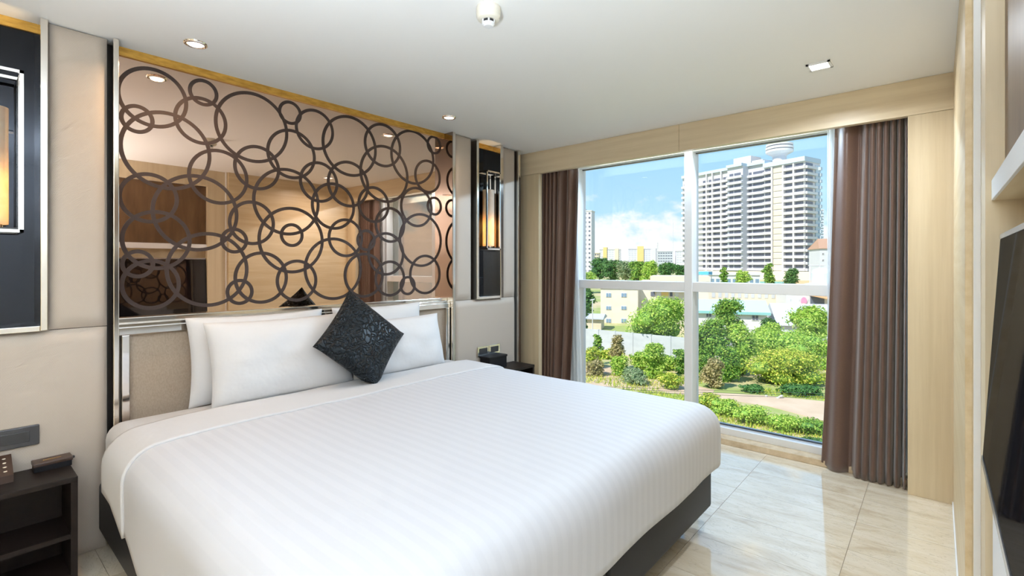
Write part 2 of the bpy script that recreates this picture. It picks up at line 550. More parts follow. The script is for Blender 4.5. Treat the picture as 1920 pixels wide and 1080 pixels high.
window = thing('window_1', (-1.53, 4.02, 0.046), kind='structure')
FB0, FB1 = 3.955, 4.10
box('jamb', (-2.66, -2.59, FB0, FB1, 0.046, 2.315), 'white_frame', window, bev=0.004)
box('jamb', (-0.555, -0.48, FB0, FB1, 0.046, 2.315), 'white_frame', window, bev=0.004)
box('mullion', (-1.563, -1.497, FB0, FB1, 0.046, 2.315), 'white_frame', window, bev=0.004)
for (a, b_) in [(-2.59, -1.563), (-1.497, -0.555)]:
    box('bottom_rail', (a, b_, FB0 + 0.01, FB1, 0.046, 0.098), 'white_frame', window, bev=0.003)
    box('top_rail', (a, b_, FB0 + 0.01, FB1, 2.275, 2.315), 'white_frame', window, bev=0.003)
    box('transom', (a, b_, FB0 + 0.005, FB1 - 0.02, 1.143, 1.221), 'white_frame', window, bev=0.003)
    box('glass_pane', (a - 0.004, b_ + 0.004, 4.055, 4.061, 0.09, 1.15), 'pane_glass', window)
    box('glass_pane', (a - 0.004, b_ + 0.004, 4.055, 4.061, 1.215, 2.285), 'pane_glass', window)
    box('gasket', (a, b_, 4.035, 4.054, 0.096, 0.104), 'black_plastic', window)
    box('gasket', (a, b_, 4.035, 4.054, 2.268, 2.278), 'black_plastic', window)

# ---- television wall: projecting panel, then the niche
wall_right = box('wall_right', (0.2, 0.45, 0.75, 3.8, 0, ROOM_H), 'white_paint', kind='structure')
wall_corner = boxes('wall_corner', [(0.085, 0.2, 2.21, 3.78, 0, ROOM_H), (0.12, 0.2, 2.0, 2.21, 0, ROOM_H)], 'white_paint', kind='structure')
wall_header = box('wall_header', (0.12, 0.2, 0.75, 2.0, 2.265, ROOM_H), 'white_paint', kind='structure')
wall_pier = box('wall_pier', (0.12, 0.2, 0.75, 0.799, 0, 2.265), 'white_paint', kind='structure')
box('wall_passage', (0.45, 1.4, 0.75, 0.9, 0, ROOM_H), 'white_paint', kind='structure')
box('wall_entrance', (1.2, 1.4, -1.8, 0.75, 0, ROOM_H), 'white_paint', kind='structure')
box('wood_panel', (0.068, 0.086, 2.20, 3.739, 0, 2.449), 'wood_hy', wall_corner, bev=0.001)
box('wood_panel', (0.086, 0.122, 2.185, 2.212, 0, 2.449), 'wood_v', wall_corner, bev=0.001)
box('metal_edge', (0.088, 0.106, 2.176, 2.187, 0, 2.449), 'white_frame', wall_corner, bev=0.002)
box('wood_panel', (0.105, 0.121, 2.002, 2.186, 0, 2.449), 'wood_v', wall_corner, bev=0.001)
box('wood_panel', (0.105, 0.199, 1.99, 2.003, 0, 2.449), 'wood_v', wall_corner, bev=0.001)
box('wood_panel', (0.105, 0.121, 0.75, 1.99, 2.262, 2.449), 'wood_v', wall_header, bev=0.001)
box('wood_panel', (0.105, 0.121, 0.75, 0.80, 0, 2.262), 'wood_v', wall_pier, bev=0.001)
box('wall_niche', (0.188, 0.203, 0.80, 1.99, 0, 2.264), 'wood_v', kind='structure')
box('baseboard_right', (0.062, 0.068, 2.20, 3.738, 0, 0.018), 'white_frame', bev=0.001, kind='structure')

# ================================================================== LARGE MIRROR
CIRC = [(0.727,2.232,0.158),(0.959,2.321,0.076),(0.948,2.161,0.134),(1.223,2.182,0.212),(1.447,2.323,0.076),(1.612,2.251,0.135),(0.657,2.105,0.075),(0.789,1.965,0.21),(1.038,1.86,0.159),(1.248,1.944,0.136),(1.458,2.062,0.159),(1.43,1.756,0.213),(0.927,1.645,0.214),(0.708,1.705,0.133),(0.743,1.487,0.158),(0.66,1.361,0.074),(0.717,1.254,0.133),(0.986,1.331,0.211),(1.218,1.609,0.134),(1.119,1.499,0.076),(1.46,1.515,0.212),(1.458,1.547,0.076),(1.273,1.28,0.159),(1.149,1.198,0.077),(1.492,1.257,0.135),(1.748,1.332,0.213),(1.836,1.546,0.135),(1.641,1.908,0.137),(1.745,1.758,0.161),(1.871,2.189,0.213),(2.14,2.245,0.162),(2.156,2.034,0.214),(2.417,2.202,0.213),(2.628,2.338,0.076),(2.563,2.072,0.135),(1.858,1.922,0.162),(2.061,1.798,0.134),(2.203,1.659,0.135),(2.452,1.816,0.159),(1.997,1.536,0.078),(2.168,1.441,0.162),(2.538,1.283,0.159),(2.202,1.257,0.136),(2.364,1.199,0.075),(1.982,1.285,0.162),(2.495,1.557,0.214),(2.632,1.84,0.078)]
MY0, MY1, MZ0, MZ1 = 0.563, 2.736, 1.09, 2.408
mirror = thing('wall_mirror', (XM, 1.65, MZ0), 'large bronze-tinted mirror with overlapping brown rings, set behind the bed', 'mirror')
box('mirror_glass', (-3.117, XM, MY0, MY1, MZ0 - 0.01, MZ1 + 0.002), 'mirror_bronze', mirror)
mat('mirror_smoke', (0.30, 0.23, 0.19), 0.012, 1.0)
box('side_glass', (XM, -3.002, MY1 - 0.006, MY1 + 0.001, MZ0, 2.449), 'mirror_smoke', mirror)
for kk, (cy, cz, r) in enumerate(CIRC):
    n = 72
    ro, ri = r, r - 0.0195
    V, Fc = [], []
    x0, x1 = XM - 0.0005, XM + 0.0008 + 0.00006 * kk
    for i in range(n):
        a = 2 * math.pi * i / n
        ca, sa = math.cos(a), math.sin(a)
        cl = lambda yy: min(max(yy, MY0 + 0.001), MY1 - 0.008)
        V += [(x1, cl(cy + ro * ca), cz + ro * sa), (x1, cl(cy + ri * ca), cz + ri * sa),
              (x0, cl(cy + ro * ca), cz + ro * sa), (x0, cl(cy + ri * ca), cz + ri * sa)]
    for i in range(n):
        a, b_ = 4 * i, 4 * ((i + 1) % n)
        if all(abs(V[q][1] - MY0) < 0.0015 for q in (a, a + 1, b_, b_ + 1)) or all(abs(V[q][1] - MY1) < 0.009 for q in (a, a + 1, b_, b_ + 1)):
            continue
        Fc += [(a, b_, b_ + 1, a + 1), (a, a + 2, b_ + 2, b_), (a + 1, b_ + 1, b_ + 3, a + 3)]
    mk('ring', V, Fc, 'ring_brown', mirror)

# niche mirrors
box('niche_mirror', (-3.117, XM, -0.022, 0.286, 1.086, 2.408), 'mirror_grey', label='dark smoked mirror strip behind the wall lamp above the clock and leather box', cat='mirror', group='smoked mirrors of the lamp niches')
box('niche_mirror', (-3.117, XM, 3.039, 3.316, 1.086, 2.408), 'mirror_grey', label='dark smoked mirror strip behind the wall lamp near the brown window curtain', cat='mirror', group='smoked mirrors of the lamp niches')

# ================================================================== WALL LAMPS
def wall_lamp(y0, y1, label):
    z0, z1, xa, xb, t = 1.494, 2.19, XM, -2.975, 0.013
    yc = (y0 + y1) / 2
    L = thing('wall_lamp', (XM, yc, z0), label, 'lamp', 'chrome box wall lamps')
    for x in (xb - t, xa):
        boxes('frame', [(x, x + t, y0, y0 + t, z0, z1), (x, x + t, y1 - t, y1, z0, z1), (x, x + t, y0, y1, z1 - t, z1), (x, x + t, y0, y1, z0, z0 + t)], 'chrome', L)
    for yy in (y0, y1 - t):
        for zz in (z0, z1 - t):
            box('side_rail', (xa, xb, yy, yy + t, zz, zz + t), 'chrome', L)
    box('base_plate', (xa, xb - 0.01, y0 + 0.02, y1 - 0.02, z0 + 0.002, z0 + 0.02), 'black_plastic', L)
    r = 0.052
    xc = -3.042
    V, Fc = lathe([(r, 0.0), (r, 0.50), (r - 0.006, 0.50), (r - 0.006, 0.0)], 40, (xc, yc, z0 + 0.035), cap=False)
    mk('shade', V, Fc, 'alabaster', L, smooth=True)
    V, Fc = lathe([(0.035, 0.0), (0.035, 0.02)], 24, (xc, yc, z0 + 0.016))
    mk('socket', V, Fc, 'chrome', L, smooth=False)
    V, Fc = lathe([(0.012, 0.0), (0.018, 0.03), (0.02, 0.06), (0.014, 0.09), (0.002, 0.105)], 16, (xc, yc, z0 + 0.036))
    mk('bulb', V, Fc, emis('bulb_glow', (1.0, 0.62, 0.25), 8.0) if 'bulb_glow' not in MATS else 'bulb_glow', L, smooth=True)
    ld = bpy.data.lights.new('lamp_bulb', 'POINT')
    ld.energy = 9.0
    ld.color = (1.0, 0.66, 0.30)
    ld.shadow_soft_size = 0.025
    lo = bpy.data.objects.new('lamp_bulb', ld)
    COL.objects.link(lo)
    lo.parent = L
    lo.location = Vector((xc, yc, z0 + 0.22)) - WLOC[L.name]
wall_lamp(0.045, 0.232, 'chrome framed wall lamp with glowing alabaster shade above the leather box')
wall_lamp(3.11, 3.29, 'chrome framed wall lamp with glowing alabaster shade near the window curtain')

# ================================================================== HEADBOARD
hb = thing('headboard', (-3.06, 1.65, 0.30), 'low upholstered headboard in a polished chrome frame under the ringed mirror', 'headboard')
box('upholstered_panel', (-3.116, -3.055, 0.575, 2.725, 0.30, 1.03), 'headboard_fabric', hb, bev=0.008)
box('chrome_frame', (-3.116, -3.03, 0.565, 2.734, 1.008, 1.048), 'chrome', hb, bev=0.004)
for (a, b_) in [(0.578, 0.612), (2.690, 2.728)]:
    box('chrome_frame', (-3.116, -3.03, a, b_, 0.30, 1.009), 'chrome', hb, bev=0.004)
box('ledge', (-3.116, -3.035, 0.564, 2.735, 1.047, 1.066), 'chrome', hb, bev=0.003)
box('ledge', (-3.116, -3.07, 0.564, 2.735, 1.065, 1.091), 'steel_trim', hb, bev=0.004)

# ================================================================== BED
XB0, XB1 = -2.995, -0.895
YB0, YB1 = 0.50, 2.70
for (a, b_, lab) in [(0.482, 1.538, 'black leather box bed base on the nightstand side, under the white duvet'), (1.548, 2.605, 'black leather box bed base on the window side, under the white duvet')]:
    bb = thing('bed_base', ((XB0 + XB1) / 2, (a + b_) / 2, 0), lab, 'bed base', 'paired bed bases')
    o = box('base_box', (XB0 + 0.01, XB1 + 0.012, a, b_, 0.108, 0.335), 'leather_black', bb, bev=0.018, seg=3, smooth=True)
    for lx in (XB0 + 0.15, XB1 - 0.15):
        for ly in (a + 0.12, b_ - 0.12):
            V, Fc = lathe([(0.025, 0), (0.03, 0.13)], 16, (lx, ly, 0))
            mk('leg', V, Fc, 'black_plastic', bb)
# mattress
def rbox(x0, x1, y0, y1, z0, z1, r, seg=5):
    bm = bmesh.new()
    vs_ = [bm.verts.new(v) for v in boxv(x0, x1, y0, y1, z0, z1)]
    for f in BOXF:
        bm.faces.new([vs_[i] for i in f])
    bmesh.ops.recalc_face_normals(bm, faces=bm.faces[:])
    bmesh.ops.bevel(bm, geom=bm.edges[:], offset=r, segments=seg, profile=0.5, affect='EDGES')
    bm.verts.index_update()
    V = [tuple(v.co) for v in bm.verts]
    Fc = [[v.index for v in f.verts] for f in bm.faces]
    bm.free()
    return V, Fc
V, Fc = rbox(XB0, -0.93, YB0 - 0.002, YB1 - 0.025, 0.334, 0.612, 0.075)
mk('mattress', V, Fc, 'linen', smooth=True, label='thick mattress in a white fitted sheet, its head corner bare beside the headboard', cat='mattress')

# duvet as a cloth folded over a rounded edge
ZT = 0.642
RD = 0.125
def cloth(a, b_, off, x_in1, y_in0, y_in1, ztop):
    qx, qy = min(a, x_in1), min(max(b_, y_in0), y_in1)
    dx, dy = a - qx, b_ - qy
    d = max(abs(dx), abs(dy))
    if d < 1e-9:
        wv = 0.006 * noise.noise(Vector((a * 1.7, b_ * 1.7, 3.1))) + 0.0025 * noise.noise(Vector((a * 6, b_ * 6, 1.0)))
        # dips a little towards the soft edges
        ed = min(x_in1 - a, b_ - y_in0, y_in1 - b_)
        dip = 0.012 * math.exp(-max(ed, 0) / 0.12)
        return (a, b_, ztop + wv - dip + off)
    L = math.hypot(dx, dy)
    nx, ny = dx / L, dy / L
    R = RD
    if d < R * math.pi / 2:
        f, gd = R * math.sin(d / R), R * (1 - math.cos(d / R))
    else:
        e_ = d - R * math.pi / 2
        f, gd = R - 0.004 * min(1, e_ / 0.25), R + e_
    s = a + b_
    wr = 0.004 * (1 + math.sin((a * 1.0 if abs(ny) > abs(nx) else b_) * 9.0 + 1.3)) + 0.004 * (1 + noise.noise(Vector((a * 4, b_ * 4, 7.7))))
    f = f * max(abs(nx), abs(ny)) ** -0.6 + wr * min(1.0, d / 0.25) + off
    wv = 0.006 * noise.noise(Vector((qx * 1.7, qy * 1.7, 3.1))) + 0.0025 * noise.noise(Vector((qx * 6, qy * 6, 1.0)))
    return (qx + nx * f, qy + ny * f, ztop + wv - 0.012 - gd + off * max(0.0, 1 - d / 0.2))
def duvet_mesh(x_head, x_end, off, hang_near, hang_foot, hang_far, ztop=ZT, nx=70, ny=96, foot=True):
    x_in1 = XB1 + 0.035 - RD
    y_in0, y_in1 = YB0 + RD - 0.036, YB1 + 0.005 - RD
    k = RD * (math.pi / 2 - 1)
    def fn(u, v):
        if foot:
            a = x_head + (x_in1 + hang_foot + k - x_head) * u
        else:
            a = x_head + (x_end - x_head) * u
        # the near side is drawn up towards the head of the bed
        hn = float(np.interp(a, [-2.80, -2.56, -2.42, -2.17, -1.8], [0.228, 0.245, 0.308, 0.39, 0.43])) + hang_near
        # equal spacing along the cloth
        y0_, y1_ = y_in0 - hn - k, y_in1 + hang_far + k
        b_ = y0_ + (y1_ - y0_) * v
        p = cloth(a, b_, off, x_in1, y_in0, y_in1, ztop)
        return p
    return grid(nx, ny, fn)
V, Fc = duvet_mesh(-2.69, None, 0.0, 0.0, 0.318, 0.33)
duvet = mk('duvet', V, Fc, 'duvet', smooth=True, label='white satin-striped duvet spread over the bed and hanging over its foot', cat='duvet')
sm = duvet.modifiers.new('thickness', 'SOLIDIFY'); sm.thickness = 0.012; sm.offset = -1
V, Fc = duvet_mesh(-2.705, -2.375, 0.009, 0.008, 0.3, 0.34, nx=22, foot=False)
fold = mk('turned_down_sheet', V, Fc, 'linen', duvet, smooth=True, label='plain white turned-down sheet band')
sm = fold.modifiers.new('thickness', 'SOLIDIFY'); sm.thickness = 0.013; sm.offset = -1

# pillows
def pillow(name, w_, h_, t_, base, tilt, yaw, m, label, cat, group=None, pinch=0.10, seed=0, roll=0.0, crush=0.0):
    """local: y = width, z = height, x = thickness; base = middle of the lower edge"""
    rot = Matrix.Rotation(yaw, 4, 'Z') @ Matrix.Rotation(-tilt, 4, 'Y') @ Matrix.Rotation(roll, 4, 'X')
    def side(sg):
        def fn(u, v):
            a, b_ = 2 * u - 1, 2 * v - 1
            pr = (max(0.0, 1 - abs(a) ** 3.0) ** 0.55) * (max(0.0, 1 - abs(b_) ** 2.6) ** 0.6)
            kx = 1 - pinch * (1 - abs(a)) * 0 - pinch * 0.55 * (b_ * b_ < 2) * (1 - b_ * b_) * abs(a) ** 4
            kz = 1 - pinch * 0.55 * (1 - a * a) * abs(b_) ** 4
            wr = 0.012 * noise.noise(Vector((a * 2.2 + seed, b_ * 2.2, sg * 3))) * pr
            p = Vector((sg * (t_ / 2 * pr) + wr + 0.002 * sg, a * w_ / 2 * kx, b_ * h_ / 2 * kz))
            p = rot @ p
            return (p.x, p.y, p.z)
        return fn
    V1, F1 = grid(36, 26, side(1))
    V2, F2 = grid(36, 26, side(-1))
    F2 = [f[::-1] for f in F2]
    V, Fc = join([(V1, F1), (V2, F2)])
    # rim
    def rim(o):
        nu, nv = 36, 26
        r = [j for j in range(nu + 1)] + [(j + 1) * (nu + 1) - 1 for j in range(1, nv + 1)] + [nv * (nu + 1) + j for j in range(nu - 1, -1, -1)] + [j * (nu + 1) for j in range(nv - 1, 0, -1)]
        return [o + k for k in r]
    ra, rb = rim(0), rim(len(V1))
    Fc += [(ra[i], rb[i], rb[(i + 1) % len(ra)], ra[(i + 1) % len(ra)]) for i in range(len(ra))]
    A = np.array(V)
    A[:, 2] -= A[:, 2].min()
    if crush:                        # the corner it stands on is pressed blunt
        A[:, 2] = np.where(A[:, 2] < crush, crush - (crush - A[:, 2]) * 0.35, A[:, 2])
        A[:, 2] -= A[:, 2].min()
    A[:, 0] += base[0] - A[np.argsort(A[:, 2])[:40], 0].mean()
    A[:, 1] += base[1]
    A[:, 2] += base[2]
    return mk(name, A, Fc, m, smooth=True, label=label, cat=cat, group=group)
PZ = 0.625
pillow('pillow', 0.76, 0.47, 0.13, (-2.932, 1.215, 0.610), math.radians(7), 0, 'pillow_white', 'white pillow at the back of the pair near the lamp over the leather box', 'pillow', 'bed pillows', seed=1)
pillow('pillow', 0.80, 0.46, 0.18, (-2.742, 1.277, 0.611), math.radians(14), 0, 'pillow_white', 'plump white pillow at the front of the pair near the lamp over the leather box', 'pillow', 'bed pillows', seed=5)
pillow('pillow', 0.72, 0.47, 0.13, (-2.936, 2.02, 0.610), math.radians(6), 0, 'pillow_white', 'white pillow at the back of the pair on the window side', 'pillow', 'bed pillows', seed=9)
pillow('pillow', 0.765, 0.40, 0.17, (-2.742, 2.050, 0.611), math.radians(15), 0, 'pillow_white', 'white pillow at the front of the pair on the window side, behind the black cushion', 'pillow', 'bed pillows', seed=14)
cush = pillow('cushion', 0.465, 0.465, 0.15, (-2.555, 1.685, 0.644), math.radians(24), math.radians(4), 'crinkle', 'black crinkled throw cushion standing on one corner against the pillows', 'cushion', seed=21, roll=math.radians(45), pinch=0.12, crush=0.07)

# ================================================================== NIGHTSTANDS
def nightstand(y0, y1, label):
    x0, x1, zt = -3.008, -2.752, 0.462
    t = thing('nightstand', ((x0 + x1) / 2, (y0 + y1) / 2, 0), label, 'nightstand', 'bedside nightstands')
    box('top', (x0, x1, y0, y1, zt - 0.022, zt), 'dark_wood', t, bev=0.002)
    box('side_panel', (x0, x1 - 0.004, y0, y0 + 0.022, 0, zt - 0.021), 'dark_wood', t)
    box('side_panel', (x0, x1 - 0.004, y1 - 0.022, y1, 0, zt - 0.021), 'dark_wood', t)
    box('back_panel', (x0, x0 + 0.012, y0 + 0.021, y1 - 0.021, 0, zt - 0.021), 'dark_wood', t)
    box('shelf', (x0 + 0.011, x1 - 0.015, y0 + 0.021, y1 - 0.021, 0.20, 0.22), 'dark_wood', t)
    box('bottom', (x0 + 0.011, x1 - 0.006, y0 + 0.021, y1 - 0.021, 0.03, 0.05), 'dark_wood', t)
nightstand(-0.26, 0.378, 'dark wood open nightstand carrying the brown leather box')
nightstand(2.92, 3.50, 'dark wood nightstand between the bed and the window curtain')
NZ = 0.462
# leather box with gold script
lb = thing('leather_box', (-2.965, 0.322, NZ), 'small dark brown leather box with gold script lying on the nightstand', 'box')
box('lid', (-3.0, -2.925, 0.256, 0.385, NZ + 0.022, NZ + 0.038), 'leather_brown', lb, bev=0.003)
box('body', (-2.997, -2.928, 0.259, 0.382, NZ - 0.001, NZ + 0.0225), 'leather_black', lb, bev=0.002)
V, Fc = lathe([(0.006, 0), (0.007, 0.006), (0.004, 0.010)], 12, (-2.965, 0.390, NZ + 0.02))
mk('stud', V, Fc, 'black_plastic', lb)
pts = [(-2.962 + 0.006 * math.sin(k * 2.3) * (1 - k / 40), 0.29 + 0.0018 * k, NZ + 0.0385) for k in range(34)]
V, Fc = join([bar(pts[k], pts[k + 1], 0.0009, 4) for k in range(33)])
mk('gold_script', V, Fc, 'gold_print', lb)
# bedside telephone
ph = thing('telephone', (-2.94, 0.12, NZ), 'dark bedside telephone with lit keys beside the leather box', 'telephone')
V = [(-3.0, 0.04, NZ - 0.001), (-2.88, 0.04, NZ - 0.001), (-2.88, 0.195, NZ - 0.001), (-3.0, 0.195, NZ - 0.001), (-3.0, 0.04, NZ + 0.085), (-2.88, 0.04, NZ + 0.03), (-2.88, 0.195, NZ + 0.03), (-3.0, 0.195, NZ + 0.085)]
mk('body', V, BOXF, 'leather_brown', ph)
boxes('handset', [(-2.995, -2.89, 0.05, 0.092, NZ + 0.072, NZ + 0.10), (-2.995, -2.965, 0.05, 0.092, NZ + 0.05, NZ + 0.08), (-2.92, -2.89, 0.05, 0.092, NZ + 0.03, NZ + 0.08)], 'black_plastic', ph, bev=0.006)
mat('key_chrome', (0.85, 0.78, 0.68), 0.2, 0.8)
for i in range(4):
    for j in range(3):
        xk = -2.975 + i * 0.024
        zk = NZ + 0.085 - (xk + 3.0) * (0.055 / 0.12)
        V, Fc = lathe([(0.006, 0), (0.007, 0.003), (0.005, 0.005)], 10, (xk, 0.12 + j * 0.026, zk - 0.001))
        mk('key', V, Fc, 'key_chrome', ph)
# memo box on the far nightstand
mb = thing('memo_box', (-2.93, 3.17, NZ), 'dark leather memo box standing on the nightstand near the window', 'box')
box('body', (-2.998, -2.885, 3.05, 3.27, NZ - 0.001, 0.555), 'leather_black', mb, bev=0.003)
box('lid', (-3.0, -2.88, 3.045, 3.275, 0.554, 0.572), 'leather_black', mb, bev=0.003)
# wall plates
mat('plate_dark', (0.05, 0.05, 0.055), 0.3, 0.4)
wp = thing('switch_plate', (-3.0, 0.21, 0.565), 'dark metal switch plate on the padded wall over the leather box', 'switch')
box('plate', (XF - 0.006, -2.998, 0.13, 0.283, 0.566, 0.652), 'plate_dark', wp, bev=0.003)
box('rocker', (-2.999, -2.994, 0.155, 0.2525, 0.586, 0.632), 'black_plastic', wp, bev=0.002)
for (a, b_, lab) in [(3.020, 3.160, 'chrome wall socket plate above the far nightstand, the one nearer the headboard'), (3.164, 3.304, 'chrome wall socket plate above the far nightstand, the one nearer the curtain')]:
    wp = thing('socket_plate', (-3.0, (a + b_) / 2, 0.565), lab, 'socket', 'chrome wall sockets')
    box('plate', (XF - 0.006, -2.998, a, b_, 0.565, 0.652), 'chrome', wp, bev=0.003)
    box('insert', (-2.999, -2.995, a + 0.02, b_ - 0.02, 0.583, 0.634), 'plate_dark', wp, bev=0.002)

# ================================================================== CURTAINS
def curtain(name, top, bot, yc, z0, z1, phase, amp, m, label, cat, nu=220, nv=40, group=None, drift=0.0, hem=None, thick=0.0):
    """phase(u): running fold angle across the cloth"""
    def fn(u, v):
        zb = z0 + (hem(u) if hem else 0.0)
        z = zb + (z1 - zb) * v
        e_ = (1 - v)
        xl = top[0] + (bot[0] - top[0]) * e_ ** 1.4
        xr = top[1] + (bot[1] - top[1]) * e_ ** 1.4
        a = phase(u)
        A = amp(u) * (0.72 + 0.28 * e_)
        wob = 0.25 * math.sin(2.1 * v + 3 * u) + 0.22 * noise.noise(Vector((u * 9, v * 1.6, 4.0)))
        y = yc + A * math.sin(a + wob) + drift * e_
        x = xl + (xr - xl) * u + 0.25 * A * math.cos(a * 1.0 + wob) * math.sin(math.pi * min(1, max(0, u)))
        return (x, y, z)
    V, Fc = grid(nu, nv, fn)
    o = mk(name, V, Fc, m, smooth=True, label=label, cat=cat, group=group)
    if thick:
        md = o.modifiers.new('thickness', 'SOLIDIFY'); md.thickness = thick; md.offset = 0
    return o
PI2 = 2 * math.pi
# window-corner curtain: two broad loose folds, then tight pleats
def ph_r(u):
    return PI2 * (1.35 * u / 0.44 if u < 0.44 else 1.35 + 6.3 * (u - 0.44) / 0.56) + 0.9
def am_r(u):
    k = min(1.0, max(0.0, (u - 0.36) / 0.12))
    return 0.024 + 0.034 * k
curtain('curtain', (-0.515, -0.14), (-0.592, -0.148), 3.848, 0.004, 2.30, ph_r, am_r, 'curtain_brown',
        'brown satin curtain gathered beside the light wood panel next to the television wall', 'curtain', group='brown window curtains',
        hem=lambda u: 0.03 * max(0.0, 1 - u / 0.1) + (0.02 if 0.36 < u < 0.42 else 0.0), thick=0.003)
def ph_l(u):
    return PI2 * (4.5 * u / 0.45 if u < 0.45 else 4.5 + 2.2 * (u - 0.45) / 0.55)
curtain('curtain', (-2.935, -2.50), (-2.935, -2.60), 3.85, 0.004, 2.30, ph_l, lambda u: 0.046 - 0.014 * u, 'curtain_brown',
        'brown satin curtain hanging by the padded wall with the lamp niche', 'curtain', group='brown window curtains', thick=0.003)
curtain('sheer_curtain', (-2.66, -2.575), (-2.66, -2.50), 3.915, 0.05, 2.30, lambda u: PI2 * 4 * u, lambda u: 0.016, 'sheer',
        'narrow white sheer curtain peeking out behind the brown curtain by the lamp niche', 'curtain', nu=90, group='white sheer curtains')
curtain('sheer_curtain', (-0.565, -0.46), (-0.565, -0.46), 3.915, 0.05, 2.30, lambda u: PI2 * 4 * u, lambda u: 0.014, 'sheer',
        'narrow white sheer curtain beside the brown curtain next to the television wall', 'curtain', nu=90, group='white sheer curtains')

# ================================================================== CEILING FITTINGS
emis('lamp_lens', (1.0, 0.90, 0.74), 6.0)
emis('panel_lens', (1.0, 0.97, 0.90), 5.0)
def area(name, parent, loc, sx, sy, energy, col, shape='RECTANGLE', spread=math.pi):
    d = bpy.data.lights.new(name, 'AREA')
    d.shape = shape
    d.size = sx
    d.size_y = sy
    d.energy = energy
    d.color = col
    d.spread = spread
    o = bpy.data.objects.new(name, d)
    COL.objects.link(o)
    o.parent = parent
    o.location = Vector(loc) - WLOC[parent.name]
    return o
def downlight(x, y, label, energy=3.2, col=(1.0, 0.76, 0.52)):
    z = ROOM_H
    t = thing('downlight', (x, y, z - 0.012), label, 'downlight', 'round ceiling downlights')
    V, Fc = lathe([(0.052, 0.001), (0.050, -0.008), (0.040, -0.010), (0.036, -0.002)], 32, (x, y, z), cap=False)
    mk('bezel', V, Fc, 'chrome', t, smooth=True)
    V, Fc = lathe([(0.037, -0.0015), (0.034, -0.006)], 28, (x, y, z))
    mk('lens', V, Fc, 'lamp_lens', t)
    area('downlight_lamp', t, (x, y, z - 0.013), 0.06, 0.06, energy, col, 'DISK', math.radians(150))
downlight(-2.775, 0.821, 'round recessed downlight in the ceiling over the leather box side of the bed head', 7.0, (1.0, 0.66, 0.38))
downlight(-2.73, 2.45, 'round recessed downlight in the ceiling over the window side of the bed head')
def square_light(x, y, label, energy=15, col=(0.86, 0.93, 1.0)):
    z = ROOM_H
    t = thing('square_light', (x, y, z - 0.012), label, 'ceiling light', 'square ceiling lights')
    s = 0.056
    boxes('frame', [(x - s, x + s, y - s, y - s + 0.012, z - 0.008, z + 0.001), (x - s, x + s, y + s - 0.012, y + s, z - 0.008, z + 0.001),
                    (x - s, x - s + 0.012, y - s, y + s, z - 0.008, z + 0.001), (x + s - 0.012, x + s, y - s, y + s, z - 0.008, z + 0.001)], 'white_frame', t)
    box('lens', (x - s + 0.01, x + s - 0.01, y - s + 0.01, y + s - 0.01, z - 0.004, z + 0.0005), 'panel_lens', t)
    area('square_lamp', t, (x, y, z - 0.012), 0.09, 0.09, energy, col, 'SQUARE', math.radians(160))
square_light(-0.49, 3.145, 'small square ceiling light near the curtain by the television wall')
for (x, y, lab) in [(-0.49, 0.35, 'added square ceiling fill light before the television'), (-1.9, -0.85, 'added square ceiling fill light at the wardrobe end of the room'), (0.55, -0.85, 'added square ceiling fill light over the entrance passage')]:
    square_light(x, y, lab, 1.5, (1.0, 0.86, 0.70))  # these three are unseen extras, added to fill the room with light
# fill uplighters added out of view to brighten the ceiling
def uplighter(x, y, label, energy, col):
    t = thing('fill_uplight', (x, y, 0), label, 'fill lamp', 'added fill uplighters')
    V, Fc = lathe([(0.14, 0), (0.14, 0.015), (0.02, 0.03)], 28, (x, y, 0))
    mk('base', V, Fc, 'steel_trim', t)
    V, Fc = lathe([(0.012, 0.02), (0.012, 0.97)], 16, (x, y, 0))
    mk('pole', V, Fc, 'steel_trim', t)
    V, Fc = lathe([(0.03, 0.95), (0.10, 0.99), (0.17, 1.07), (0.165, 1.07), (0.09, 0.995), (0.02, 0.96)], 28, (x, y, 0))
    mk('bowl', V, Fc, 'steel_trim', t, smooth=True)
    V, Fc = lathe([(0.10, 1.01), (0.10, 1.02)], 24, (x, y, 0))
    mk('diffuser', V, Fc, 'panel_lens', t)
    o = area('uplight_fill_lamp', t, (x, y, 1.075), 0.22, 0.22, energy, col, 'DISK', math.radians(143))
    o.rotation_euler = (math.pi, 0, 0)
uplighter(-2.55, -1.25, 'added steel fill uplighter in the corner behind the bed side', 4, (1.0, 0.90, 0.78))
uplighter(-0.12, -0.50, 'added steel fill uplighter facing the television end of the room', 195, (0.74, 0.87, 1.0))
# added linear fill light, unseen in the curtain pocket, stands in for stronger daylight
pl = thing('window_fill_light', (-1.53, 3.924, 2.2905), 'added slim fill light hidden in the curtain pocket to strengthen the window daylight', 'light')
box('housing', (-2.40, -0.66, 3.912, 3.936, 2.293, 2.316), 'white_frame', pl)
box('diffuser', (-2.39, -0.67, 3.914, 3.934, 2.2905, 2.2935), 'panel_lens', pl)
po = area('window_fill_lamp', pl, (-1.53, 3.920, 2.284), 1.70, 0.008, 48, (0.58, 0.79, 1.0), 'RECTANGLE', math.radians(170))
po.rotation_euler = Vector((0, -0.72, -0.69)).to_track_quat('-Z', 'Y').to_euler()
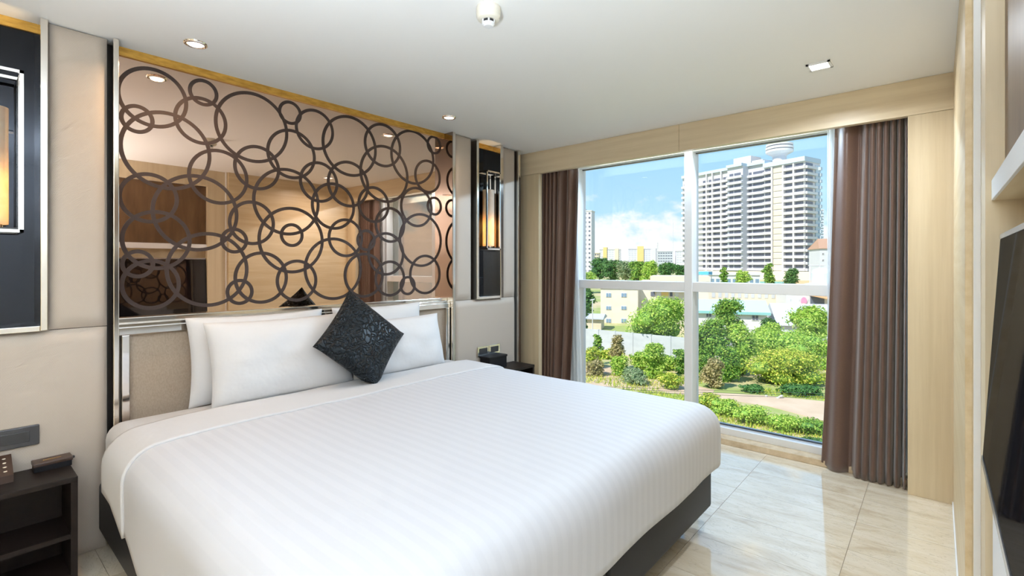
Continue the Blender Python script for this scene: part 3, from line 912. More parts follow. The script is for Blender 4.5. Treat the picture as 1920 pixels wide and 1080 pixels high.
# smoke detector
sx, sy = -1.446, 1.521
sdt = thing('smoke_detector', (sx, sy, ROOM_H - 0.085), 'cream round smoke detector on the white ceiling', 'smoke detector')
V, Fc = lathe([(0.050, 0.002), (0.052, -0.01), (0.051, -0.042), (0.046, -0.052), (0.034, -0.056)], 36, (sx, sy, ROOM_H))
mk('base', V, [f[::-1] for f in Fc], 'detector', sdt, smooth=False)
V, Fc = lathe([(0.026, -0.054), (0.026, -0.068)], 28, (sx, sy, ROOM_H))
mk('vent_slots', V, [f[::-1] for f in Fc], 'black_plastic', sdt)
V, Fc = lathe([(0.027, -0.067), (0.026, -0.075), (0.018, -0.082)], 28, (sx, sy, ROOM_H))
mk('cap', V, [f[::-1] for f in Fc], 'white_frame', sdt)
for k in range(6):
    a = k * math.pi / 3 + 0.3
    cx_, cy_ = sx + 0.026 * math.cos(a), sy + 0.026 * math.sin(a)
    box('rib', (cx_ - 0.003, cx_ + 0.003, cy_ - 0.003, cy_ + 0.003, ROOM_H - 0.069, ROOM_H - 0.053), 'white_frame', sdt)

# ================================================================== TELEVISION NICHE
tv = thing('television', (0.13, 1.43, 0.79), 'large black flat television mounted in the wood niche, leaning out at its foot', 'television')
def tvbox(name, d0, d1, y0, y1, t0, t1, m):
    """box on the leaning screen plane: d = depth behind the face, t = 0 foot .. 1 top"""
    P0, P1 = Vector((0.0985, 0, 0.79)), Vector((0.136, 0, 1.435))
    nrm = Vector((P1.z - P0.z, 0, -(P1.x - P0.x))).normalized()
    V = []
    for t in (t0, t1):
        for (yy, d) in ((y0, d0), (y1, d0), (y1, d1), (y0, d1)):
            p = P0.lerp(P1, t) + nrm * d
            V.append((p.x, yy, p.z))
    return mk(name, V, [(0, 1, 2, 3), (7, 6, 5, 4), (4, 5, 1, 0), (5, 6, 2, 1), (6, 7, 3, 2), (7, 4, 0, 3)], m, tv)
mat('bezel_metal', (0.62, 0.68, 0.78), 0.22, 0.9)
tvbox('housing', 0.002, 0.026, 0.875, 1.985, 0.0, 1.0, 'black_plastic')
tvbox('screen', 0.0, 0.004, 0.885, 1.977, 0.014, 0.986, 'tv_screen')
tvbox('bottom_bezel', -0.002, 0.02, 0.875, 1.985, -0.012, 0.013, 'bezel_metal')
tvbox('top_bezel', -0.001, 0.02, 0.875, 1.985, 0.987, 1.008, 'bezel_metal')
box('wall_bracket', (0.13, 0.1885, 1.25, 1.65, 1.0, 1.25), 'black_plastic', tv)
sh = thing('niche_shelf', (0.16, 1.395, 1.54), 'thin pale-edged shelf across the niche above the television', 'shelf')
box('board', (0.124, 0.1885, 0.802, 1.9895, 1.540, 1.598), 'wood_hy', sh)
box('front_edge', (0.118, 0.125, 0.802, 1.9895, 1.540, 1.598), 'white_frame', sh, bev=0.001)
box('veneer_panel', (0.146, 0.1885, 0.802, 1.9895, 1.597, 2.263), 'veneer_dark', label='glossy dark veneer panel above the shelf in the television niche', cat='wall panel')
cs = thing('media_console', (0.16, 1.4, 0), 'white lacquered console filling the niche under the television', 'cabinet')
box('body', (0.13, 0.1885, 0.802, 1.965, 0, 0.68), 'white_frame', cs)
for (a, b_) in [(0.806, 1.380), (1.386, 1.961)]:
    box('door', (0.119, 0.131, a, b_, 0.02, 0.675), 'white_frame', cs, bev=0.002)
box('console_top', (0.117, 0.1885, 0.802, 1.967, 0.679, 0.694), 'white_frame', cs, bev=0.002)

# ================================================================== OUTSIDE
GZ0 = -10.6
def gz(F):
    if F < 100: return GZ0
    if F < 230: return GZ0 + (F - 100) / 130 * 5.0
    return min(-3.0, GZ0 + 5.0 + (F - 230) / 400 * 2.6)
def gpt(px, F, dz=0.0):
    p = at(px, HZ, F)
    return Vector((p.x, p.y, gz(F) + dz))
def zat(py, F):
    return EYE - (py - HZ) / FPX * F

mat('grass_ground', (0.30, 0.36, 0.10), 0.9, var=(0.55, 0.43, 0.26), scale=(0.09, 0.09, 0.09), detail=7, ramp=(0.42, 0.60))
mat('dirt', (0.62, 0.47, 0.34), 0.95, var=(0.52, 0.38, 0.26), scale=(0.4, 0.4, 0.4), detail=6)
mat('concrete_wall', (0.52, 0.54, 0.56), 0.85, var=(0.44, 0.46, 0.49), scale=(0.5, 0.5, 0.9))
mat('b_white', (0.66, 0.645, 0.65), 0.7)
mat('b_pale', (0.58, 0.59, 0.63), 0.7)
mat('b_blue', (0.50, 0.60, 0.68), 0.7)
mat('b_cream', (0.74, 0.66, 0.54), 0.75, var=(0.70, 0.61, 0.49), scale=(0.4, 0.4, 0.8))
mat('b_beige', (0.70, 0.60, 0.46), 0.75)
mat('b_yellow', (0.78, 0.56, 0.22), 0.7)
mat('b_lilac', (0.66, 0.64, 0.70), 0.7)
mat('b_grey', (0.50, 0.53, 0.58), 0.7)
mat('b_dark', (0.10, 0.12, 0.17), 0.35)
mat('b_window', (0.13, 0.14, 0.19), 0.25)
mat('b_window_blue', (0.20, 0.30, 0.42), 0.25)
mat('roof_teal', (0.50, 0.70, 0.69), 0.5)
mat('teal_trim', (0.25, 0.52, 0.52), 0.6)
mat('roof_orange', (0.72, 0.40, 0.20), 0.8)
mat('roof_brown', (0.42, 0.25, 0.17), 0.85)
mat('roof_sheet', (0.60, 0.63, 0.67), 0.55, var=(0.55, 0.58, 0.62), scale=(2, 2, 0.2))
mat('awning_blue', (0.10, 0.45, 0.75), 0.6)
mat('pink_sign', (0.85, 0.30, 0.48), 0.6)
mat('steel_pole', (0.55, 0.56, 0.58), 0.5)
mat('bark', (0.22, 0.17, 0.12), 0.9)
mat('cable', (0.05, 0.05, 0.05), 0.6)

def leaf_material(name, c0, c1, c2):
    b = NB(name)
    geo = b.n('ShaderNodeNewGeometry')
    r = b.n('ShaderNodeValToRGB')
    el = r.color_ramp.elements
    el[0].position = 0.0; el[0].color = c4(c0)
    el[1].position = 1.0; el[1].color = c4(c2)
    q = el.new(0.55); q.color = c4(c1)
    b.l(geo.outputs['Random Per Island'], r.inputs[0])
    d = b.n('ShaderNodeBsdfDiffuse'); b.l(r.outputs[0], d.inputs['Color'])
    tl = b.n('ShaderNodeBsdfTranslucent'); b.l(r.outputs[0], tl.inputs['Color'])
    mx = b.n('ShaderNodeMixShader', {'Fac': 0.35}); b.l(d.outputs[0], mx.inputs[1]); b.l(tl.outputs[0], mx.inputs[2])
    b.l(mx.outputs[0], b.out.inputs[0])
    MATS[name] = b.m
leaf_material('leaf_green', (0.10, 0.22, 0.045), (0.24, 0.44, 0.08), (0.48, 0.60, 0.13))
leaf_material('leaf_yellow', (0.22, 0.36, 0.05), (0.50, 0.58, 0.09), (0.80, 0.72, 0.16))
leaf_material('leaf_dark', (0.04, 0.12, 0.04), (0.10, 0.24, 0.07), (0.20, 0.36, 0.11))
leaf_material('leaf_lime', (0.20, 0.38, 0.06), (0.42, 0.60, 0.10), (0.68, 0.76, 0.20))
leaf_material('leaf_dry', (0.26, 0.25, 0.10), (0.46, 0.40, 0.18), (0.62, 0.52, 0.30))
leaf_material('leaf_pale', (0.20, 0.30, 0.16), (0.32, 0.42, 0.22), (0.46, 0.50, 0.32))

def leaves(rng, clumps, n, size, up=0.5):
    """n small folded leaves on the outer half of a set of ellipsoid clumps"""
    C = np.array([c[0] for c in clumps]); R = np.array([c[1] for c in clumps])
    wgt = (R[:, 0] * R[:, 2]); wgt = wgt / wgt.sum()
    idx = rng.choice(len(clumps), n, p=wgt)
    d = rng.normal(size=(n, 3)); d /= np.linalg.norm(d, axis=1)[:, None]
    d[:, 2] = np.where(d[:, 2] < -0.55, -d[:, 2], d[:, 2])
    rad = rng.uniform(0.55, 1.0, n)[:, None] ** 0.8 * rng.choice([1.0, 1.08, 1.22], n)[:, None]
    P = C[idx] + d * R[idx] * rad
    nrm = d * 0.8 + rng.normal(size=(n, 3)) * 0.55 + np.array([0, 0, up]); nrm /= np.linalg.norm(nrm, axis=1)[:, None]
    t = np.cross(nrm, rng.normal(size=(n, 3))); t /= np.linalg.norm(t, axis=1)[:, None]
    bt = np.cross(nrm, t)
    s = size * rng.uniform(0.6, 1.35, n)[:, None]
    V = np.stack([P - t * s, P + bt * s * 0.55 + nrm * s * 0.15, P + t * s, P - bt * s * 0.55 + nrm * s * 0.15], 1).reshape(-1, 3)
    Fc = [(4 * i, 4 * i + 1, 4 * i + 2, 4 * i + 3) for i in range(n)]
    return V, Fc
def core_mesh(clumps, k=0.80):
    """solid inner crown so that no daylight shows through a dense bush"""
    out = []
    for c, r in clumps:
        prof = [(math.sin(math.pi * q / 6) * 1.0, -math.cos(math.pi * q / 6)) for q in range(0, 7)]
        V, Fc = lathe([(max(p, 0.02), h_) for p, h_ in prof], 8, (0, 0, 0), cap=True)
        out.append(([(c[0] + v[0] * r[0] * k, c[1] + v[1] * r[1] * k, c[2] + v[2] * r[2] * k) for v in V], Fc))
    return join(out)
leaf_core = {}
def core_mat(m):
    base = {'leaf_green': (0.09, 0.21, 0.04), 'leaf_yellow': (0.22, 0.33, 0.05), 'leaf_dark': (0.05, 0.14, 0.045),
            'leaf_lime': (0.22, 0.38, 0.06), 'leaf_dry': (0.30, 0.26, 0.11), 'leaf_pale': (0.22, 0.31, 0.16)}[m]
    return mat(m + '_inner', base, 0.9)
SEED = [100]
def plant(name, label, px, F, wpx, top, m, base=None, nleaf=None, cat='tree', leafpx=3.8, depth=0.8, group=None, trunk=True, nclump=9, crown_low=0.25):
    """a plant that stands on the ground F metres away, wpx pixels wide, its top seen at pixel row top"""
    SEED[0] += 1
    rng = np.random.default_rng(SEED[0])
    g_ = gpt(px, F) if base is None else base
    H = zat(top, F) - g_.z
    Wd = wpx * F / FPX
    rx = Wd / 2
    cl = []
    for k in range(nclump):
        hh = crown_low + (1 - crown_low) * (k + 0.5) / nclump
        fr = math.sqrt(max(0.08, 1 - ((hh - 0.5) / 0.62) ** 2))
        rr = rx * rng.uniform(0.36, 0.55)
        off = (rx - rr) * fr
        u, v_ = rng.uniform(-1, 1), rng.uniform(-1, 1)
        p = RT * (off * u) + FW * (off * depth * v_)
        rz_ = min(rr * 0.85, H * 0.28)
        z = g_.z + H * hh
        z = min(z, g_.z + H - rz_ * 0.95)
        cl.append((np.array([g_.x + p.x, g_.y + p.y, z]), np.array([rr, rr * 0.9, rz_])))
    cl.append((np.array([g_.x, g_.y, g_.z + H * (crown_low + 1) / 2]), np.array([rx * 0.62, rx * 0.6, H * (1 - crown_low) * 0.42])))
    hp = H * (1 - crown_low) * FPX / F
    n = nleaf or int(min(26000, max(250, 11.0 * wpx * hp / (leafpx ** 2))))
    t = thing(name, g_, label, cat, group)
    V, Fc = leaves(rng, cl, n, leafpx * F / FPX * 0.62)
    mk('foliage', V, Fc, m, t, kind='stuff')
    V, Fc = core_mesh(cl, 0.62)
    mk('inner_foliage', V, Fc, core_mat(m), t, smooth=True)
    if trunk:
        V, Fc = bar(g_ - Vector((0, 0, 0.1)), g_ + Vector((0, 0, H * 0.6)), max(0.05, 0.03 * H), 7)
        mk('trunk', V, Fc, 'bark', t)
    return t

# ground
def ground_mesh():
    V, Fc = [], []
    Fs = [6, 20, 35, 50, 70, 100, 140, 185, 230, 400, 700, 1500, 3000]
    ts = np.linspace(-1.9, 1.9, 25)
    for F in Fs:
        for t in ts:
            p = FW * F + RT * (t * F if F > 40 else t * 40)
            V.append((p.x, p.y, gz(F)))
    n = len(ts)
    for i in range(len(Fs) - 1):
        for j in range(n - 1):
            Fc.append((i * n + j, i * n + j + 1, (i + 1) * n + j + 1, (i + 1) * n + j))
    return V, Fc
V, Fc = ground_mesh()
mk('ground', V, Fc, 'grass_ground', kind='structure')
# dirt track and bare strip inside the wall
def strip(name, pts, m, dz=0.03):
    P = [gpt(px, F, dz) for px, F in pts]
    V, Fc = prism([(p.x, p.y) for p in P], GZ0 - 0.2, GZ0 + dz)
    return mk(name, V, Fc, m, kind='structure')
strip('dirt_track', [(1330, 46.5), (1430, 45.5), (1700, 41.0), (1700, 36.0), (1560, 37.5), (1440, 42.0), (1330, 44.8)], 'dirt')
strip('dirt_yard', [(1040, 66), (1180, 56), (1290, 50), (1340, 47.5), (1330, 44.8), (1180, 48), (1000, 52)], 'dirt', 0.02)
def long_wall():
    zt = -7.55
    A, B, C_ = gpt(1010, 75.5), gpt(1283, 61.5), gpt(1378, 57.5)
    root = thing('perimeter_wall', A.lerp(C_, 0.5), 'long grey concrete perimeter wall behind the scrub, in front of the cream house', 'wall')
    d = (C_ - A); d.z = 0
    L = d.length; d.normalize()
    nrm = Vector((-d.y, d.x, 0))
    n = 11
    for k in range(n):
        p0, p1 = A + d * (L * k / n + 0.03), A + d * (L * (k + 1) / n - 0.03)
        poly = [(p0 - nrm * 0.1), (p1 - nrm * 0.1), (p1 + nrm * 0.1), (p0 + nrm * 0.1)]
        V, Fc = prism([(q.x, q.y) for q in poly], GZ0, zt)
        mk('wall_slab', V, Fc, 'concrete_wall', root)
    for k in range(n + 1):
        p = A + d * (L * k / n)
        poly = [(p - nrm * 0.16 - d * 0.14), (p - nrm * 0.16 + d * 0.14), (p + nrm * 0.14 + d * 0.14), (p + nrm * 0.14 - d * 0.14)]
        V, Fc = prism([(q.x, q.y) for q in poly], GZ0, zt + 0.05)
        mk('post', V, Fc, 'concrete_wall', root)
long_wall()

# ---------------------------------------------------------------- buildings
def frame_at(px, F, vp_px, zbase, name, label, cat='building', group=None):
    """local x runs along the facade to the right, local y away from the camera; vp_px = where the facade's left end vanishes"""
    d = -ray_dir(vp_px) if vp_px < px else ray_dir(vp_px)
    p = at(px, HZ, F)
    o = thing(name, (p.x, p.y, zbase), label, cat, group, rz=math.atan2(d.y, d.x))
    def xl(q):      # pixel column -> local x on the facade plane
        r = ray_dir(q)
        # p + s d = t r
        det = d.x * (-r.y) - d.y * (-r.x)
        s = ((-p.x) * (-r.y) - (-p.y) * (-r.x)) / det
        return s
    def zl(py, x=0.0):
        w_ = p + d * x
        Fx = Vector((w_.x, w_.y, 0)).dot(FW)
        return zat(py, Fx) - zbase
    return o, xl, zl
def lbox(name, par, b, m, bev=0.0):
    return box(name, b, m, par, local=True)

def tower():
    F0 = 232
    zb = -6.5
    o, xl, zl = frame_at(1508, F0, 400, zb, 'apartment_tower', 'wide white high-rise apartment tower with many balconies and a round turret on its roof')
    ztop = zl(303)
    nf = 17
    z1st = zl(508)
    fh = (ztop - z1st) / nf
    xa, xb, xc, xd, xe, xf_ = xl(1274), xl(1369), xl(1398), xl(1431), xl(1469), 0.0
    D = 14.0
    pr = 3.2                                 # depth of the projecting bay
    snap = lambda z: z1st + math.floor((z - z1st) / fh + 0.35) * fh
    lft = snap(zl(321, xl(1340)))
    mdt, mdt2 = snap(zl(313, xb)), snap(zl(315, xc))
    secs = [  # x0, x1, front y, roof height, body colour
        (xa, xb, 2.0, lft, 'b_white'), (xb, xc, -pr, mdt, 'b_pale'), (xc, xd, 1.6, mdt2, 'b_pale'), (xd, xf_, 0.0, ztop + 0.5, 'b_white')]
    for (x0, x1, y0, zt, m) in secs:
        lbox('body', o, (x0, x1, y0 + 0.9, D, 0, zt), m)
    lbox('roof_band', o, (xd, xf_ + 0.4, -0.4, D, ztop + 0.4, ztop + 2.6), 'b_blue')
    lbox('roof_band', o, (xa, xb, 1.6, D, lft, lft + 1.6), 'b_blue')
    lbox('roof_band', o, (xb, xc, -pr - 0.3, D, mdt, mdt + 1.5), 'b_blue')
    lbox('roof_band', o, (xc, xd, 1.2, D, mdt2, mdt2 + 1.5), 'b_blue')
    lbox('lift_house', o, (xb, xc + 1, 3, 12, mdt, zl(297, xb)), 'b_white')
    lbox('lift_house', o, (xc + 1.5, xc + 7.5, 3, 12, mdt2, zl(302, xc)), 'b_white')
    # window columns: (px0, px1, section front y)
    cols = [(1276.5, 1283, 2.0), (1312, 1319, 2.0), (1323, 1330, 2.0), (1333, 1346, 2.0), (1350, 1362, 2.0), (1373, 1380, -pr), (1382, 1394, -pr), (1399, 1404, 1.6), (1407, 1428, 1.6), (1433, 1446, 0.0), (1471, 1486, 0.0), (1490, 1504, 0.0)]
    blind = (1449, 1467, 0.0)
    wh = fh * 0.50
    proto = {}
    bands = {}
    def put(kind, x0, x1, y0, y1, z0, z1, m):
        key = (kind, round(x1 - x0, 2), round(y1 - y0, 2))
        if key in proto:
            return share(proto[key], kind, o, Vector(((x0 + x1) / 2, (y0 + y1) / 2, z0)))
        proto[key] = lbox(kind, o, (x0, x1, y0, y1, z0, z1), m)
    for f in range(nf):
        zf = z1st + f * fh
        for (p0, p1, y0) in cols:
            if zf + fh * 0.95 > (lft if p0 < 1369 else mdt if p0 < 1397 else mdt2 if p0 < 1431 else ztop + 0.4):
                continue
            x0, x1 = xl(p0), xl(p1)
            put('window', x0, x1, y0 + 0.72, y0 + 1.1, zf + fh * 0.42, zf + fh * 0.42 + wh, 'b_window')
        x0, x1 = xl(blind[0]), xl(blind[1])
        put('beige_panel', x0, x1, 0.55, 1.0, zf + 0.15, zf + fh * 0.80, 'b_beige')
        # balcony parapets, one per section and floor
        for (x0, x1, y0, zt, m) in secs:
            if zf + 0.4 * fh > zt: continue
            if x0 == xd:
                put('balcony_parapet', x0, xl(1448), y0 - 0.5, y0 + 1.0, zf, zf + fh * 0.40, 'b_white')
                put('balcony_parapet', xl(1468), xf_ + 0.5, y0 - 0.5, y0 + 1.0, zf, zf + fh * 0.40, 'b_white')
            else:
                put('balcony_parapet', x0, x1, y0 - 0.4, y0 + 1.0, zf, zf + fh * 0.40, m)
        # end wall balconies
        put('end_balcony', 0.0, 1.3, 0.2, 9.5, zf, zf + fh * 0.38, 'b_white')
        put('end_window', -0.3, 0.25, 1.2, 7.0, zf + fh * 0.42, zf + fh * 0.42 + wh, 'b_window')
        put('rear_balcony', 0.0, 1.6, 11.5, 13.0, zf, zf + fh * 0.5, 'b_blue')
    lbox('end_wall', o, (-1.2, 0.4, 9.5, D - 0.2, 0, ztop - 1.0), 'b_blue')
    # piers between the bays
    for q in (1320.5, 1331.5, 1348, 1364.5, 1447.5, 1468.5, 1488):
        x = xl(q)
        y0 = 2.0 if q < 1369 else 0.0
        lbox('pier', o, (x - 0.35, x + 0.35, y0 - 0.42, y0 + 1.0, z1st - 2, (lft if q < 1369 else ztop)), 'b_white')
    lbox('podium', o, (xa, 6, -3, D, 0, z1st - 0.3), 'b_cream')
    # revolving turret
    cx_ = xl(1463)
    cy_ = 11.0
    w_ = Vector(o.location) + Matrix.Rotation(o.rotation_euler[2], 3, 'Z') @ Vector((cx_, cy_, 0))
    Ft = Vector((w_.x, w_.y, 0)).dot(FW)
    dx_px = CX + FPX * (Vector((w_.x, w_.y, 0)).dot(RT) / Ft)
    cx_ += (1461 - dx_px) * Ft / FPX
    zz = lambda py: zat(py, Ft) - zb
    rr = 24 * Ft / FPX
    V, Fc = lathe([(rr * 0.52, zz(306)), (rr * 0.5, zz(289)), (rr * 0.62, zz(286)), (rr * 0.99, zz(281)), (rr, zz(277.5))], 28, (cx_, cy_, 0))
    mk('turret_bowl', V, Fc, 'b_white', o, local=True)
    for (a, b_, k, m) in [(277.6, 275.4, 0.95, 'b_window'), (275.5, 271.5, 1.0, 'b_white'), (271.6, 269.0, 0.93, 'b_window'), (269.1, 265.5, 0.97, 'b_white')]:
        V, Fc = lathe([(rr * k, zz(a)), (rr * k, zz(b_))], 28, (cx_, cy_, 0))
        mk('turret_ring', V, Fc, m, o, local=True)
    V, Fc = lathe([(rr * 0.9, zz(265.6)), (rr * 0.3, zz(262.5))], 28, (cx_, cy_, 0))
    mk('turret_roof', V, Fc, 'b_pale', o, local=True)
tower()

def slab_block(name, label, px0, px1, ytop, ybot, F, body, cols, rows, winm='b_window', vp=-400, band=None, roof=None, depth=14, wfrac=0.6, hfrac=0.5, stripes=()):
    zb = min(gz(F), zat(ybot, F))
    o, xl, zl = frame_at(px1, F, vp, zb, name, label)
    x0, x1 = xl(px0), 0.0
    H = zl(ytop, x0 / 2)
    lbox('body', o, (x0, x1, 0, depth, 0, H), body)
    zlow = max(0.3, zl(ybot, x0 / 2))
    fh = (H - zlow) / rows
    cw = (x1 - x0) / cols
    pw = None
    for r_ in range(rows):
        for c in range(cols):
            x = x0 + cw * c + cw * (1 - wfrac) / 2
            z = zlow + fh * r_ + fh * 0.3
            if pw is None:
                pw = lbox('window', o, (x, x + cw * wfrac, -0.06, 0.2, z, z + fh * hfrac), winm)
            else:
                share(pw, 'window', o, Vector((x + cw * wfrac / 2, 0.07, z)))
        if band:
            lbox('floor_band', o, (x0 - 0.2, x1 + 0.2, -0.5, 0.3, zlow + fh * r_, zlow + fh * r_ + fh * 0.25), band)
    for (a, b_, m, ex) in stripes:
        lbox('stair_tower', o, (xl(a), xl(b_), -0.8, depth, 0, H + ex), m)
    lbox('roof_edge', o, (x0 - 0.3, x1 + 0.3, -0.3, depth, H, H + max(0.4, fh * 0.18)), roof or body)
    return o, xl, zl, H

# slim tower by the window edge
o, xl, zl, H = slab_block('slim_tower', 'slim pink-white high-rise with a dark vertical stripe beside the curtain', 1094, 1109, 396, 512, 320, 'b_white', 2, 14, vp=-1200, wfrac=0.45, hfrac=0.4, depth=9)
lbox('dark_stripe', o, (xl(1088), xl(1093), -1.0, 10, 0, zl(389)), 'b_grey')
lbox('side_wing', o, (xl(1068), xl(1088), 1.0, 16, 0, zl(402)), 'b_white')
slab_block('yellow_apartment', 'distant apartment block with two yellow stair towers, right of the slim tower', 1124, 1163, 468, 490, 520, 'b_white', 7, 6, winm='b_grey', vp=-2500, stripes=((1131, 1138, 'b_yellow', 2.5), (1153, 1160, 'b_beige', 1.0)), wfrac=0.75, hfrac=0.35)
slab_block('yellow_apartment', 'long distant lilac-white apartment block with one orange-capped stair tower', 1178, 1231, 467, 491, 520, 'b_lilac', 10, 7, winm='b_grey', vp=-2500, stripes=((1195, 1207, 'b_yellow', 3.0), (1221, 1230, 'b_white', 1.0)), wfrac=0.75, hfrac=0.35)
slab_block('grey_office', 'low grey distant office block beside the lattice mast', 1233, 1261, 472, 492, 480, 'b_grey', 6, 4, winm='b_dark', vp=-2500, wfrac=0.7, hfrac=0.3)
slab_block('grey_office', 'grey distant office block half hidden by the window mullion', 1268, 1300, 471, 494, 470, 'b_lilac', 6, 5, winm='b_grey', vp=-2500, wfrac=0.7, hfrac=0.35)
slab_block('pink_house', 'small pinkish distant house between the slim tower and the yellow block', 1111, 1123, 475, 492, 480, 'b_beige', 3, 3, vp=-2500)
slab_block('balcony_tower', 'pale blue tower of stacked balconies peeking past the wide white tower', 1538, 1544, 394, 505, 300, 'b_pale', 1, 20, winm='b_grey', vp=-1500, band='b_blue', wfrac=0.7, hfrac=0.35, depth=10)

def gable_house(name, label, px0, px1, y_eave, y_ridge, y_base, F, wallm, roofm, trim=None, vp=-3000, depth=9.0, wins=(), over=0.5, hip=False):
    zb = min(gz(F), zat(y_base, F))
    o, xl, zl = frame_at(px1, F, vp, zb, name, label, cat='house')
    x0, x1 = xl(px0), 0.0
    ze = zl(y_eave, x0 / 2)
    lbox('walls', o, (x0, x1, 0, depth, 0, ze), wallm)
    Fr = F + depth / 2
    zr = zat(y_ridge, Fr) - zb
    zr = max(zr, ze + 0.6)
    inset = (x1 - x0) * 0.22 if hip else 0.0
    t = 0.18
    xa, xb = x0 - over, x1 + over
    A, B = (xa, -over, ze - 0.05), (xb, -over, ze - 0.05)
    C_, D_ = (xb, depth + over, ze - 0.05), (xa, depth + over, ze - 0.05)
    R0, R1 = (xa + inset, depth / 2, zr), (xb - inset, depth / 2, zr)
    V = [A, B, C_, D_, R0, R1]
    V2 = [(v[0], v[1], v[2] + t) for v in V]
    mk('roof', V + V2, [(0, 4, 5, 1), (2, 5, 4, 3), (6, 7, 11, 10), (8, 9, 10, 11), (0, 1, 7, 6), (2, 3, 9, 8), (1, 5, 11, 7), (5, 2, 8, 11), (3, 4, 10, 9), (4, 0, 6, 10), (0, 3, 4), (1, 5, 2)], roofm, o, local=True)
    # gable ends
    mk('gable', [(x1, 0, ze - 0.1), (x1, depth, ze - 0.1), (x1, depth / 2, zr - 0.02), (x1 - 0.2, 0, ze - 0.1), (x1 - 0.2, depth, ze - 0.1), (x1 - 0.2, depth / 2, zr - 0.02)], [(0, 1, 2), (3, 5, 4), (0, 2, 5, 3), (2, 1, 4, 5), (0, 3, 4, 1)], wallm, o, local=True)
    if trim:
        lbox('fascia', o, (xa, xb, -over - 0.08, -over + 0.05, ze - 0.3, ze + 0.12), trim)
    for (p0, p1, ya, yb) in wins:
        a, b_ = xl(p0), xl(p1)
        wf = lbox('window', o, (a, b_, -0.08, 0.1, zl(yb, a), zl(ya, a)), 'b_white')
        m_ = (a + b_) / 2
        WLOC[wf.name] = WLOC[wf.name]
        for (q0, q1) in ((a + 0.12, m_ - 0.06), (m_ + 0.06, b_ - 0.12)):
            V, Fc = boxv(q0, q1, -0.14, -0.02, zl(yb, a) + 0.12, zl(ya, a) - 0.12), BOXF
            mk('pane', V, Fc, 'b_window', wf)
    return o, xl, zl

gable_house('teal_house', 'white house with a pale teal sheet roof among the trees', 1296, 1438, 585, 565, 640, 78, 'b_white', 'roof_teal', 'teal_trim', vp=-1500, depth=12, wins=((1323, 1335, 585, 595), (1409, 1423, 590, 601)))
gable_house('sheet_warehouse', 'windowless grey warehouse with a pale sheet roof beside the teal roof', 1462, 1620, 612, 573, 650, 76, 'roof_sheet', 'roof_sheet', vp=-1500, depth=16)
gable_house('brown_roof_house', 'tall house with a brown tiled roof beside the wide white tower', 1537, 1580, 466, 448, 520, 205, 'b_pale', 'roof_brown', vp=-2500, depth=14, wins=((1541, 1545, 474, 478), (1541, 1545, 486, 490)), hip=True)
# cream house: three storeys
zb = GZ0
o, xl, zl = frame_at(1216, 100, -1600, zb, 'cream_house', 'three-storey cream house with paired windows behind the grey perimeter wall', cat='house')
lbox('front_wing', o, (xl(1126), xl(1196), 0, 11, 0, zl(541)), 'b_cream')
lbox('rear_wing', o, (xl(1196) - 0.1, xl(1330), 3.0, 14, 0, zl(528)), 'b_cream')
lbox('parapet', o, (xl(1124), xl(1198), -0.3, 11.2, zl(541), zl(538)), 'b_white')
lbox('parapet', o, (xl(1217), xl(1332), 2.7, 14.2, zl(528), zl(518)), 'b_beige')
for (p0, p1) in ((1136, 1146), (1164.5, 1175)):
    for (ya, yb) in ((549, 557), (573.5, 580.5), (597, 605)):
        a, b_ = xl(p0), xl(p1)
        wf = lbox('window', o, (a, b_, -0.08, 0.15, zl(yb, a), zl(ya, a)), 'b_white')
        m_ = (a + b_) / 2
        for (q0, q1) in ((a + 0.1, m_ - 0.06), (m_ + 0.06, b_ - 0.1)):
            mk('pane', boxv(q0, q1, -0.14, -0.02, zl(yb, a) + 0.08, zl(ya, a) - 0.08), BOXF, 'b_window_blue', wf)
for (p0, p1, m) in ((1218, 1226, 'b_window'), (1229, 1238, 'b_white'), (1239, 1252, 'b_yellow'), (1255, 1260, 'b_window'), (1264, 1272, 'b_white')):
    lbox('window', o, (xl(p0), xl(p1), 2.86, 3.2, zl(557, 3), zl(549, 3)), m)
lbox('awning', o, (xl(1222), xl(1290), 1.6, 3.1, zl(547.5), zl(546)), 'b_pale')
# things beyond, seen around the transom
slab_block('long_shophouse', 'long low cream building with a row of small windows above the teal roof', 1296, 1469, 540, 566, 112, 'b_cream', 14, 1, winm='b_pale', vp=-2200, wfrac=0.5, hfrac=0.35, depth=9)
o, xl, zl, H = slab_block('white_garage', 'white garage wall with a pink round sign and a dark open bay', 1474, 1524, 541, 574, 101, 'b_white', 3, 1, winm='b_pale', vp=-2200, wfrac=0.1, hfrac=0.1, depth=9)
V, Fc = lathe([(0.55, 0), (0.55, 0.1)], 20)
V = [(v[0] + xl(1507), -0.08 - v[2], v[1] * 1.5 + zl(565)) for v in V]
mk('round_sign', V, Fc, 'pink_sign', o, local=True)
lbox('open_bay', o, (xl(1519), xl(1545), -0.3, 6, zl(574), zl(556)), 'b_dark')
lbox('bay_pillar', o, (xl(1545), xl(1580), -0.3, 6, zl(574), zl(560)), 'b_white')
V = [(xl(1516), -2.5, zl(554)), (xl(1585), -2.5, zl(567)), (xl(1585), 3, zl(563)), (xl(1516), 3, zl(549))]
mk('awning_roof', V + [(v[0], v[1], v[2] + 0.25) for v in V], BOXF, 'roof_orange', o, local=True)
gable_house('orange_roof_house', 'low house with an orange tiled roof in front of the wide white tower', 1478, 1530, 533, 527, 545, 150, 'b_beige', 'roof_orange', vp=-2500, depth=8)
slab_block('market_hall', 'long white market hall at the foot of the wide white tower', 1300, 1425, 516, 536, 165, 'b_white', 12, 1, winm='b_window_blue', vp=-2500, wfrac=0.6, hfrac=0.35, depth=9)
o = thing('blue_awning', gpt(1322, 158), 'small bright blue awning beside the white market hall', 'awning')
p = at(1322, 515, 158)
bxx = 1.7
